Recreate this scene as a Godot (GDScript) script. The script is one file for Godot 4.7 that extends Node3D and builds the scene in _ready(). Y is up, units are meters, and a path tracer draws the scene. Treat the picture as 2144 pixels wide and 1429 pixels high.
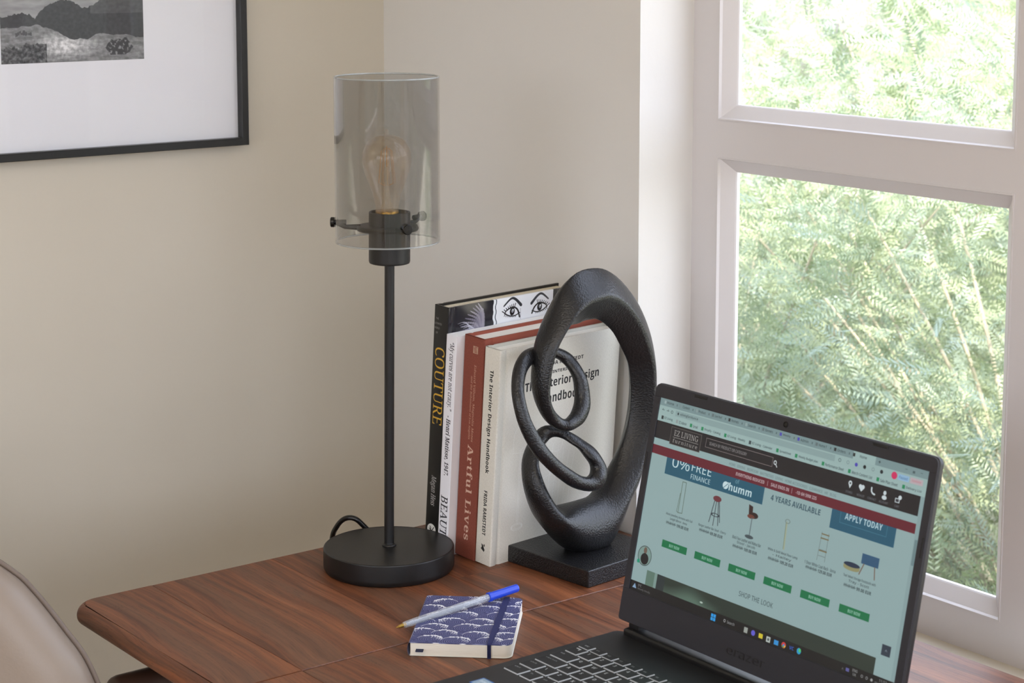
extends Node3D

# ------------------------------------------------------------------ mesh building
class MB:
	var v := PackedVector3Array()
	var n := PackedVector3Array()
	var t := PackedVector2Array()
	var i := PackedInt32Array()
	var x := Transform3D()

	func add(p: Vector3, nn: Vector3, uv := Vector2.ZERO) -> int:
		v.append(x * p)
		n.append((x.basis * nn).normalized())
		t.append(uv)
		return v.size() - 1

	func quad(a: int, b: int, c: int, d: int) -> void:
		i.append_array(PackedInt32Array([a, b, c, a, c, d]))

	# a flat polygon, its normal given
	func face(pts: Array, nn: Vector3, uvs := []) -> void:
		var first := v.size()
		for k in pts.size():
			add(pts[k], nn, uvs[k] if k < uvs.size() else Vector2.ZERO)
		for k in range(1, pts.size() - 1):
			i.append_array(PackedInt32Array([first, first + k, first + k + 1]))

	# rows of points; normals from the grid itself
	func grid(rows: Array, wrap_i := false, wrap_j := false, uv_scale := Vector2.ONE, sign_n := 1.0) -> void:
		var ni: int = rows.size()
		var nj: int = rows[0].size()
		var first := v.size()
		var ci := ni + (1 if wrap_i else 0)
		var cj := nj + (1 if wrap_j else 0)
		for a in ci:
			for b in cj:
				var aa := a % ni
				var bb := b % nj
				var up: Vector3 = rows[(aa + 1) % ni if wrap_i else mini(aa + 1, ni - 1)][bb] - rows[(aa - 1 + ni) % ni if wrap_i else maxi(aa - 1, 0)][bb]
				var du: Vector3 = rows[aa][(bb + 1) % nj if wrap_j else mini(bb + 1, nj - 1)] - rows[aa][(bb - 1 + nj) % nj if wrap_j else maxi(bb - 1, 0)]
				if du.length() < 1e-7:
					var a2 := aa + 1 if aa == 0 else aa - 1
					du = rows[a2][(bb + 1) % nj if wrap_j else mini(bb + 1, nj - 1)] - rows[a2][(bb - 1 + nj) % nj if wrap_j else maxi(bb - 1, 0)]
				add(rows[aa][bb], up.cross(du) * sign_n, Vector2(float(b) / (cj - 1), float(a) / (ci - 1)) * uv_scale)
		for a in ci - 1:
			for b in cj - 1:
				var q := first + a * cj + b
				quad(q, q + 1, q + cj + 1, q + cj)

	# profile points are (radius, height), bottom to top; split into smooth runs at sharp corners
	func lathe(prof: Array, segs := 48, crease := 0.6) -> void:
		var run := [prof[0]]
		for k in range(1, prof.size()):
			run.append(prof[k])
			var last := k == prof.size() - 1
			var sharp := false
			if not last:
				sharp = absf((prof[k] - prof[k - 1]).angle_to(prof[k + 1] - prof[k])) > crease
			if last or sharp:
				var rows := []
				for p in run:
					var row := PackedVector3Array()
					for s in segs:
						var a := TAU * s / segs
						row.append(Vector3(p.x * cos(a), p.y, p.x * sin(a)))
					rows.append(row)
				grid(rows, false, true)
				run = [prof[k]]

	func tube(pts: Array, rad: Array, segs := 10, caps := true, closed := false) -> void:
		var cnt: int = pts.size()
		var tan0: Vector3 = (pts[1] - pts[0]).normalized()
		var nn := tan0.cross(Vector3.UP if absf(tan0.y) < 0.9 else Vector3.RIGHT).normalized()
		var first := v.size()
		var total := cnt + (1 if closed else 0)
		for kk in total:
			var k := kk % cnt
			var tg: Vector3
			if closed:
				tg = (pts[(k + 1) % cnt] - pts[(k - 1 + cnt) % cnt]).normalized()
			else:
				tg = (pts[mini(k + 1, cnt - 1)] - pts[maxi(k - 1, 0)]).normalized()
			nn = (nn - tg * nn.dot(tg)).normalized()
			var bb := tg.cross(nn)
			var r: float = rad[k % rad.size()]
			for s in segs + 1:
				var a := TAU * s / segs
				var d := nn * cos(a) + bb * sin(a)
				add(pts[k] + d * r, d, Vector2(float(s) / segs, float(kk) / total))
		for kk in total - 1:
			for s in segs:
				var q := first + kk * (segs + 1) + s
				quad(q, q + 1, q + segs + 2, q + segs + 1)
		if caps and not closed:
			for e in [0, cnt - 1]:
				var ring := []
				var tg: Vector3 = (pts[1] - pts[0]) if e == 0 else (pts[cnt - 1] - pts[cnt - 2])
				for s in segs:
					ring.append(x.affine_inverse() * v[first + e * (segs + 1) + s])
				face(ring, -tg if e == 0 else tg)

	# box with rounded edges of radius r
	func rbox(c: Vector3, size: Vector3, r: float, seg := 2, uvm := 1.0) -> void:
		var h := size / 2
		r = minf(r, minf(h.x, minf(h.y, h.z)) * 0.999)
		var lists := []
		for ax in 3:
			var l := []
			for k in seg + 1:
				l.append(-h[ax] + r * (1.0 - cos(PI / 4 * k / seg)) * 3.41421356)
			for k in range(seg, -1, -1):
				l.append(h[ax] - r * (1.0 - cos(PI / 4 * k / seg)) * 3.41421356)
			lists.append(l)
		for ax in 3:
			var b := (ax + 1) % 3
			var d := (ax + 2) % 3
			for sg in [-1.0, 1.0]:
				var first := v.size()
				for p in lists[b]:
					for q in lists[d]:
						var w := Vector3()
						w[ax] = sg * h[ax]
						w[b] = p
						w[d] = q
						var inn := w.clamp(-(h - Vector3.ONE * r), h - Vector3.ONE * r)
						var nn := (w - inn).normalized()
						var pos := inn + nn * r
						add(c + pos, nn, Vector2(pos[b], pos[d]) * uvm)
				var m: int = lists[d].size()
				for a in lists[b].size() - 1:
					for e in m - 1:
						quad(first + a * m + e, first + a * m + e + 1, first + (a + 1) * m + e + 1, first + (a + 1) * m + e)

	func box(c: Vector3, s: Vector3) -> void:
		var h := s / 2
		for ax in 3:
			for sg in [-1.0, 1.0]:
				var nn := Vector3()
				nn[ax] = sg
				var a := Vector3()
				var b := Vector3()
				a[(ax + 1) % 3] = h[(ax + 1) % 3]
				b[(ax + 2) % 3] = h[(ax + 2) % 3]
				var o := c + nn * h[ax]
				face([o - a - b, o + a - b, o + a + b, o - a + b], nn, [Vector2(0, 1), Vector2(1, 1), Vector2(1, 0), Vector2(0, 0)])

	# polygon in the x-y plane pulled from z0 to z1, its rims chamfered by ch; uv from uvr when it has size
	func prism(poly: PackedVector2Array, z0: float, z1: float, ch := 0.0, uvr := Rect2()) -> void:
		var inner := poly
		if ch > 0.0:
			var got := Geometry2D.offset_polygon(poly, -ch, Geometry2D.JOIN_MITER)
			if got.size() and got[0].size() == poly.size():
				inner = got[0]
				# the offset may start elsewhere: line it up
				var best := 0
				for k in inner.size():
					if inner[k].distance_squared_to(poly[0]) < inner[best].distance_squared_to(poly[0]):
						best = k
				var turned := PackedVector2Array()
				for k in inner.size():
					turned.append(inner[(best + k) % inner.size()])
				if turned.size() > 2 and Geometry2D.is_polygon_clockwise(turned) != Geometry2D.is_polygon_clockwise(poly):
					turned.reverse()
					turned.insert(0, turned[turned.size() - 1])
					turned.remove_at(turned.size() - 1)
				inner = turned
			else:
				ch = 0.0
		var tri := Geometry2D.triangulate_polygon(inner)
		for e in [[z0, -1.0], [z1, 1.0]]:
			var first := v.size()
			for p in inner:
				var uv := Vector2((p.x - uvr.position.x) / uvr.size.x, 1.0 - (p.y - uvr.position.y) / uvr.size.y) if uvr.size.x > 0 else p
				add(Vector3(p.x, p.y, e[0]), Vector3(0, 0, e[1]), uv)
			for k in tri:
				i.append(first + k)
		var cnt := poly.size()
		var en := []
		var ccw := -1.0 if Geometry2D.is_polygon_clockwise(poly) else 1.0
		for k in cnt:
			var d := poly[(k + 1) % cnt] - poly[k]
			en.append(Vector2(d.y, -d.x).normalized() * ccw)
		for k in cnt:
			var k2 := (k + 1) % cnt
			var na: Vector2 = (en[k] + en[(k - 1 + cnt) % cnt]).normalized() if en[k].dot(en[(k - 1 + cnt) % cnt]) > 0.75 else en[k]
			var nb: Vector2 = (en[k] + en[k2]).normalized() if en[k].dot(en[k2]) > 0.75 else en[k]
			var a := poly[k]
			var b := poly[k2]
			var q := [add(Vector3(a.x, a.y, z0 + ch), Vector3(na.x, na.y, 0), a), add(Vector3(b.x, b.y, z0 + ch), Vector3(nb.x, nb.y, 0), b), add(Vector3(b.x, b.y, z1 - ch), Vector3(nb.x, nb.y, 0), b), add(Vector3(a.x, a.y, z1 - ch), Vector3(na.x, na.y, 0), a)]
			quad(q[0], q[1], q[2], q[3])
			if ch > 0.0:
				var ia := inner[k]
				var ib := inner[k2]
				for e in [[z0 + ch, z0, -1.0], [z1 - ch, z1, 1.0]]:
					var s: float = e[2]
					var w := [add(Vector3(a.x, a.y, e[0]), Vector3(na.x, na.y, s), a), add(Vector3(b.x, b.y, e[0]), Vector3(nb.x, nb.y, s), b), add(Vector3(ib.x, ib.y, e[1]), Vector3(nb.x, nb.y, s), ib), add(Vector3(ia.x, ia.y, e[1]), Vector3(na.x, na.y, s), ia)]
					quad(w[0], w[1], w[2], w[3])

	# an open strip of x-y profile points carried along z from z0 to z1; uv.x by x, uv.y by z
	func sweep(prof: Array, z0: float, z1: float, uv0 := Vector2.ZERO, uvs := Vector2.ONE, sign_n := 1.0) -> void:
		for k in prof.size() - 1:
			var a: Vector2 = prof[k]
			var b: Vector2 = prof[k + 1]
			var d := (b - a).normalized()
			var nn := Vector2(-d.y, d.x) * sign_n
			var na := nn
			var nb := nn
			if k > 0:
				var dp: Vector2 = (a - prof[k - 1]).normalized()
				if dp.dot(d) > 0.6:
					na = (nn + Vector2(-dp.y, dp.x) * sign_n).normalized()
			if k < prof.size() - 2:
				var dn: Vector2 = (prof[k + 2] - b).normalized()
				if dn.dot(d) > 0.6:
					nb = (nn + Vector2(-dn.y, dn.x) * sign_n).normalized()
			var q := [add(Vector3(a.x, a.y, z0), Vector3(na.x, na.y, 0), (Vector2(a.x, z0) - uv0) * uvs), add(Vector3(b.x, b.y, z0), Vector3(nb.x, nb.y, 0), (Vector2(b.x, z0) - uv0) * uvs), add(Vector3(b.x, b.y, z1), Vector3(nb.x, nb.y, 0), (Vector2(b.x, z1) - uv0) * uvs), add(Vector3(a.x, a.y, z1), Vector3(na.x, na.y, 0), (Vector2(a.x, z1) - uv0) * uvs)]
			quad(q[0], q[1], q[2], q[3])

	func onto(m: ArrayMesh, material: Material) -> ArrayMesh:
		# Godot's front faces run clockwise
		for k in range(0, i.size(), 3):
			var a := i[k]
			var b := i[k + 1]
			var c := i[k + 2]
			if (v[b] - v[a]).cross(v[c] - v[a]).dot(n[a] + n[b] + n[c]) > 0:
				i[k + 1] = c
				i[k + 2] = b
		var arr := []
		arr.resize(Mesh.ARRAY_MAX)
		arr[Mesh.ARRAY_VERTEX] = v
		arr[Mesh.ARRAY_NORMAL] = n
		arr[Mesh.ARRAY_TEX_UV] = t
		arr[Mesh.ARRAY_INDEX] = i
		m.add_surface_from_arrays(Mesh.PRIMITIVE_TRIANGLES, arr)
		m.surface_set_material(m.get_surface_count() - 1, material)
		return m

	func mesh(material: Material) -> ArrayMesh:
		return onto(ArrayMesh.new(), material)


# ------------------------------------------------------------------ nodes
var taken := {}

func numbered(called: String) -> String:
	taken[called] = taken.get(called, -1) + 1
	return called if taken[called] == 0 else "%s_%03d" % [called, taken[called]]

func obj(called: String, m: Mesh, parent: Node = self, at := Transform3D()) -> MeshInstance3D:
	var o := MeshInstance3D.new()
	o.name = numbered(called) if parent == self else called
	if parent != self:
		var k := 0
		while parent.has_node(NodePath(o.name)):
			k += 1
			o.name = "%s_%03d" % [called, k]
	o.mesh = m
	o.transform = at
	o.cast_shadow = GeometryInstance3D.SHADOW_CASTING_SETTING_ON
	parent.add_child(o, true)
	return o

func thing(called: String, label: String, category: String, at := Transform3D(), group := "") -> Node3D:
	var o := Node3D.new()
	o.name = numbered(called)
	o.transform = at
	add_child(o, true)
	return tag(o, label, category, group)

func tag(o: Node3D, label: String, category: String, group := "") -> Node3D:
	o.set_meta("label", label)
	o.set_meta("category", category)
	if group:
		o.set_meta("group", group)
	return o

func setting(called: String, label: String, at := Transform3D()) -> Node3D:
	var o := Node3D.new()
	o.name = called
	o.transform = at
	o.set_meta("kind", "structure")
	o.set_meta("label", label)
	add_child(o, true)
	return o

func shell(called: String, m: Mesh, label: String) -> MeshInstance3D:
	var o := obj(called, m)
	o.set_meta("kind", "structure")
	o.set_meta("label", label)
	return o

# ------------------------------------------------------------------ materials
func mat(c: Color, rough := 0.6, metal := 0.0, spec := 0.5) -> StandardMaterial3D:
	var m := StandardMaterial3D.new()
	m.albedo_color = c
	m.roughness = rough
	m.metallic = metal
	m.metallic_specular = spec
	return m

func c8(r: int, g: int, b: int, a := 255) -> Color:
	return Color8(r, g, b, a)

func textured(im: Image, rough := 0.6, spec := 0.5) -> StandardMaterial3D:
	var m := mat(Color.WHITE, rough, 0.0, spec)
	m.albedo_texture = ImageTexture.create_from_image(im)
	m.texture_repeat = false
	return m

func pane_glass(c: Color, alpha: float, metal := 0.0) -> StandardMaterial3D:
	var m := mat(Color(c.r, c.g, c.b, alpha), 0.02, metal)
	m.transparency = BaseMaterial3D.TRANSPARENCY_ALPHA
	m.cull_mode = BaseMaterial3D.CULL_DISABLED
	return m

func noise_tex(freq: float, size := 512, octaves := 4, kind := FastNoiseLite.TYPE_SIMPLEX_SMOOTH, seed_n := 1) -> NoiseTexture2D:
	var f := FastNoiseLite.new()
	f.seed = seed_n
	f.noise_type = kind
	f.frequency = freq
	f.fractal_octaves = octaves
	var t := NoiseTexture2D.new()
	t.width = size
	t.height = size
	t.seamless = true
	t.noise = f
	return t

func relief(m: StandardMaterial3D, tex: Texture2D, cm: float, per_metre: float) -> StandardMaterial3D:
	m.heightmap_enabled = true
	m.heightmap_texture = tex
	m.heightmap_scale = cm
	m.uv1_triplanar = true
	m.uv1_scale = Vector3.ONE * per_metre
	return m

# ------------------------------------------------------------------ lettering laid into images
var fonts := {}
var glyphs := {}

func font(key: String) -> SystemFont:
	if not fonts.has(key):
		var f := SystemFont.new()
		f.font_names = PackedStringArray(["Droid Serif" if key.begins_with("serif") else "Droid Sans"])
		f.font_weight = 700 if key.ends_with("b") else 400
		fonts[key] = f
	return fonts[key]

func text_image(s: String, key: String, color: Color, shear := 0.0, spacing := 0) -> Image:
	const SIZE := 64
	var ts = TextServerManager.get_primary_interface()
	var sh: RID = ts.create_shaped_text()
	ts.shaped_text_add_string(sh, s, font(key).get_rids(), SIZE)
	var w := int(ts.shaped_text_get_width(sh)) + 40 + spacing * s.length()
	var im := Image.create(w, 110, false, Image.FORMAT_RGBA8)
	im.fill(Color(color, 0.0))
	var pen := 12.0
	for g in ts.shaped_text_get_glyphs(sh):
		var id := "%s %d %s" % [key, g.index, color.to_html()]
		if not glyphs.has(id):
			var sz := Vector2i(SIZE, 0)
			ts.font_render_glyph(g.font_rid, sz, g.index)
			var n: int = ts.font_get_glyph_texture_idx(g.font_rid, sz, g.index)
			var uv: Rect2 = ts.font_get_glyph_uv_rect(g.font_rid, sz, g.index)
			var cut: Image = null
			if n >= 0 and uv.size.x > 0:
				var sub: Image = ts.font_get_texture_image(g.font_rid, sz, n).get_region(Rect2i(uv))
				cut = Image.create(sub.get_width(), sub.get_height(), false, Image.FORMAT_RGBA8)
				for y in sub.get_height():
					for x in sub.get_width():
						cut.set_pixel(x, y, Color(color, sub.get_pixel(x, y).a))
			glyphs[id] = [cut, ts.font_get_glyph_offset(g.font_rid, sz, g.index)]
		if glyphs[id][0]:
			im.blend_rect(glyphs[id][0], Rect2i(Vector2i.ZERO, glyphs[id][0].get_size()), Vector2i(int(pen + glyphs[id][1].x), int(78 + glyphs[id][1].y)))
		pen += g.advance + spacing
	ts.free_rid(sh)
	if shear != 0.0:
		var big := Image.create(w + 60, 110, false, Image.FORMAT_RGBA8)
		big.fill(Color(color, 0.0))
		for y in 110:
			big.blit_rect(im, Rect2i(0, y, w, 1), Vector2i(30 + int((78 - y) * shear), y))
		im = big
	var ink := im.get_used_rect()
	return im.get_region(ink) if ink.size.x > 0 else im

# writes s so that its ink fills the box
func write_in(im: Image, s: String, key: String, color: Color, box: Rect2, shear := 0.0, spacing := 0) -> void:
	var t := text_image(s, key, color, shear, spacing)
	var w := maxi(1, roundi(box.size.x))
	var h := maxi(1, roundi(box.size.y))
	t.resize(w, h, Image.INTERPOLATE_LANCZOS)
	im.blend_rect(t, Rect2i(0, 0, w, h), Vector2i(roundi(box.position.x), roundi(box.position.y)))

# the same by cap height and left end (align 0), centre (1) or right end (2)
func write_at(im: Image, s: String, key: String, color: Color, at: Vector2, height: float, align := 0, shear := 0.0, stretch := 1.0) -> void:
	var t := text_image(s, key, color, shear)
	var w := t.get_width() * height / t.get_height() * stretch
	write_in(im, s, key, color, Rect2(at.x - w * 0.5 * align, at.y, w, height), shear)

func oval(im: Image, c: Vector2, r: Vector2, color: Color, ring := 0.0) -> void:
	for y in range(maxi(0, int(c.y - r.y - 1)), mini(im.get_height(), int(c.y + r.y + 2))):
		for x in range(maxi(0, int(c.x - r.x - 1)), mini(im.get_width(), int(c.x + r.x + 2))):
			var d := (Vector2(x + 0.5, y + 0.5) - c) / r
			var e := (d.length() - 1.0) * minf(r.x, r.y)
			var a := clampf(0.5 - e, 0, 1)
			if ring > 0:
				a = clampf(ring * 0.5 + 0.5 - absf(e + ring * 0.5), 0, 1)
			if a > 0:
				im.set_pixel(x, y, im.get_pixel(x, y).lerp(Color(color, 1.0), a * color.a))

func stroke(im: Image, pts: Array, width: float, color: Color, width_end := -1.0) -> void:
	for k in pts.size() - 1:
		var a: Vector2 = pts[k]
		var b: Vector2 = pts[k + 1]
		var w0 := width if width_end < 0 else lerpf(width, width_end, float(k) / (pts.size() - 1))
		var lo := a.min(b) - Vector2.ONE * (w0 + 1)
		var hi := a.max(b) + Vector2.ONE * (w0 + 1)
		for y in range(maxi(0, int(lo.y)), mini(im.get_height(), int(hi.y) + 1)):
			for x in range(maxi(0, int(lo.x)), mini(im.get_width(), int(hi.x) + 1)):
				var p := Vector2(x + 0.5, y + 0.5)
				var al := clampf(w0 * 0.5 + 0.5 - p.distance_to(Geometry2D.get_closest_point_to_segment(p, a, b)), 0, 1)
				if al > 0:
					im.set_pixel(x, y, im.get_pixel(x, y).lerp(Color(color, 1.0), al * color.a))

func fill_poly(im: Image, poly: PackedVector2Array, color: Color) -> void:
	var lo := poly[0]
	var hi := poly[0]
	for p in poly:
		lo = lo.min(p)
		hi = hi.max(p)
	for y in range(maxi(0, int(lo.y)), mini(im.get_height(), int(hi.y) + 1)):
		for x in range(maxi(0, int(lo.x)), mini(im.get_width(), int(hi.x) + 1)):
			if Geometry2D.is_point_in_polygon(Vector2(x + 0.5, y + 0.5), poly):
				im.set_pixel(x, y, im.get_pixel(x, y).lerp(Color(color, 1.0), color.a))

func curve_pts(ctrl: Array, per := 8) -> Array:
	var out := []
	for k in ctrl.size() - 1:
		var p0 = ctrl[maxi(k - 1, 0)]
		var p1 = ctrl[k]
		var p2 = ctrl[k + 1]
		var p3 = ctrl[mini(k + 2, ctrl.size() - 1)]
		for s in per:
			var f := float(s) / per
			out.append(0.5 * ((2.0 * p1) + (p2 - p0) * f + (2.0 * p0 - 5.0 * p1 + 4.0 * p2 - p3) * f * f + (3.0 * p1 - p0 - 3.0 * p2 + p3) * f * f * f))
	out.append(ctrl[ctrl.size() - 1])
	return out

func rounded_rect(lo: Vector2, hi: Vector2, r: Array, seg := 5) -> PackedVector2Array:
	# corner radii: lower left, lower right, upper right, upper left
	var out := PackedVector2Array()
	var cs := [lo, Vector2(hi.x, lo.y), hi, Vector2(lo.x, hi.y)]
	var sx := [1, -1, -1, 1]
	var sy := [1, 1, -1, -1]
	for k in 4:
		var rr: float = r[k]
		if rr <= 0:
			out.append(cs[k])
			continue
		var c: Vector2 = cs[k] + Vector2(sx[k], sy[k]) * rr
		for s in seg + 1:
			var a := PI + PI / 2 * k + PI / 2 * s / seg
			out.append(c + Vector2(cos(a), sin(a)) * rr)
	return out

# ------------------------------------------------------------------ the scene
var M := {}

func _ready() -> void:
	view_and_light()
	make_materials()
	room()
	window()
	garden()
	desk()
	picture()
	lamp()
	books()
	sculpture()
	notebook()
	pen()
	laptop()
	chair()

func view_and_light() -> void:
	# a lens shifted downwards: the optical axis meets the 2144 x 1429 frame at (1072, 408), 4037 pixels from the eye
	var cam := Camera3D.new()
	cam.name = "camera"
	cam.projection = Camera3D.PROJECTION_FRUSTUM
	cam.near = 0.05
	cam.far = 80.0
	cam.size = 1429.0 / 4037.0 * cam.near
	cam.frustum_offset = Vector2(0, -306.5 / 4037.0 * cam.near)
	cam.position = Vector3(-1.4742, 1.45, 2.2036)
	cam.rotation_degrees = Vector3(-7.4675, -37.576, 0)
	var lens := CameraAttributesPhysical.new()
	lens.frustum_focal_length = 68.0
	lens.frustum_focus_distance = 2.12
	lens.exposure_aperture = 14.0
	lens.frustum_near = 0.05
	lens.frustum_far = 80.0
	cam.attributes = lens
	add_child(cam, true)
	cam.current = true
	var env := Environment.new()
	env.background_mode = Environment.BG_SKY
	var sky := Sky.new()
	var sm := ProceduralSkyMaterial.new()
	sm.sky_top_color = Color(0.76, 0.80, 0.88)
	sm.sky_horizon_color = Color(0.945, 0.96, 0.995)
	sm.ground_bottom_color = Color(0.55, 0.55, 0.5)
	sm.ground_horizon_color = Color(0.85, 0.87, 0.88)
	sm.sky_energy_multiplier = 1.0
	sm.ground_energy_multiplier = 0.6
	sm.sun_angle_max = 2.0
	sky.sky_material = sm
	env.sky = sky
	env.background_energy_multiplier = 6.4
	env.tonemap_mode = Environment.TONE_MAPPER_LINEAR
	env.tonemap_exposure = 0.94
	env.sdfgi_enabled = true
	env.ssao_enabled = true
	env.ssil_enabled = true
	var we := WorldEnvironment.new()
	we.name = "environment"
	we.environment = env
	add_child(we, true)
	var sun := DirectionalLight3D.new()
	sun.name = "sun"
	sun.light_color = Color(1.0, 0.96, 0.88)
	sun.light_energy = 4.5
	sun.light_angular_distance = 1.0
	sun.shadow_enabled = true
	sun.look_at_from_position(Vector3(-2.4, 3.4, 2.6), Vector3.ZERO)
	add_child(sun, true)

func added_area_light(called: String, at: Transform3D, size: Vector2, energy: float, color: Color) -> void:
	var l := AreaLight3D.new()
	l.name = called
	l.transform = at
	l.area_size = size
	l.light_energy = energy
	l.light_color = color
	l.area_range = 12.0
	l.area_attenuation = 2.0
	l.shadow_enabled = true
	add_child(l, true)

func make_materials() -> void:
	M.wall = relief(mat(c8(211, 203, 187), 0.75), noise_tex(0.02, 512, 4), 0.02, 3.0)
	M.wall_cool_lit = relief(mat(c8(228, 226, 222), 0.75), noise_tex(0.02, 512, 4), 0.02, 3.0)  # same paint as the left wall, with its cooler light put into the colour
	M.ceiling = mat(c8(240, 238, 234), 0.9)
	M.floor = mat(c8(150, 132, 112), 0.6)
	M.frame_white = mat(c8(217, 213, 213), 0.42)
	M.clear = pane_glass(Color(0.95, 0.98, 0.97), 0.02)
	M.black_metal = relief(mat(c8(17, 16, 16), 0.42), noise_tex(0.2, 256, 2, FastNoiseLite.TYPE_SIMPLEX, 3), 0.004, 12.0)
	M.black_gloss = mat(c8(12, 12, 12), 0.25)
	M.wood_dark = mat(c8(62, 40, 30), 0.5)
	wood()

func wood() -> void:
	# walnut: rings drawn out along the grain, darker streaks, short pores
	var w := 512
	var h := 1024
	var im := Image.create(w, h, false, Image.FORMAT_RGB8)
	var rel := Image.create(w, h, false, Image.FORMAT_RGB8)
	var a := FastNoiseLite.new()
	a.seed = 11
	a.frequency = 1.0
	a.fractal_octaves = 3
	var b := FastNoiseLite.new()
	b.seed = 23
	b.frequency = 1.0
	b.fractal_octaves = 2
	for y in h:
		var fy := float(y) / h
		var sweep_x := b.get_noise_2d(3.1, fy * 1.6) * 0.06
		for x in w:
			var fx := float(x) / w
			var bow := sweep_x + 0.03 * b.get_noise_2d(fx * 2.0, fy * 2.2)
			var broad := a.get_noise_2d((fx + bow) * 9.0, fy * 0.7)
			var fine := a.get_noise_2d((fx + bow) * 60.0 + 40.0, fy * 2.4)
			var hair := b.get_noise_2d((fx + bow) * 240.0, fy * 14.0 + 9.0)
			var ring := sin((fx + bow * 2.2) * 70.0 + broad * 9.0)
			var v := 0.5 + 0.62 * broad + 0.30 * fine + 0.06 * ring + 0.13 * hair
			var col := Color(0.335, 0.185, 0.112).lerp(Color(0.620, 0.380, 0.240), clampf(v, 0, 1))
			var grey := clampf(a.get_noise_2d((fx + bow) * 5.0 + 90.0, fy * 0.9 + 7.0) * 1.3, 0, 0.5)
			col = col.lerp(Color(0.40, 0.300, 0.24), grey)
			var pore := clampf((absf(hair) - 0.42) * 4.0, 0, 1) * (0.25 if hair < 0 else 0.0)
			im.set_pixel(x, y, col.darkened(pore))
			rel.set_pixel(x, y, Color.WHITE * clampf(0.6 + 0.4 * hair - pore, 0, 1))
	M.wood = mat(Color.WHITE, 0.46)
	M.wood.albedo_texture = ImageTexture.create_from_image(im)
	M.wood.heightmap_enabled = true
	M.wood.heightmap_texture = ImageTexture.create_from_image(rel)
	M.wood.heightmap_scale = 0.012

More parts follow.
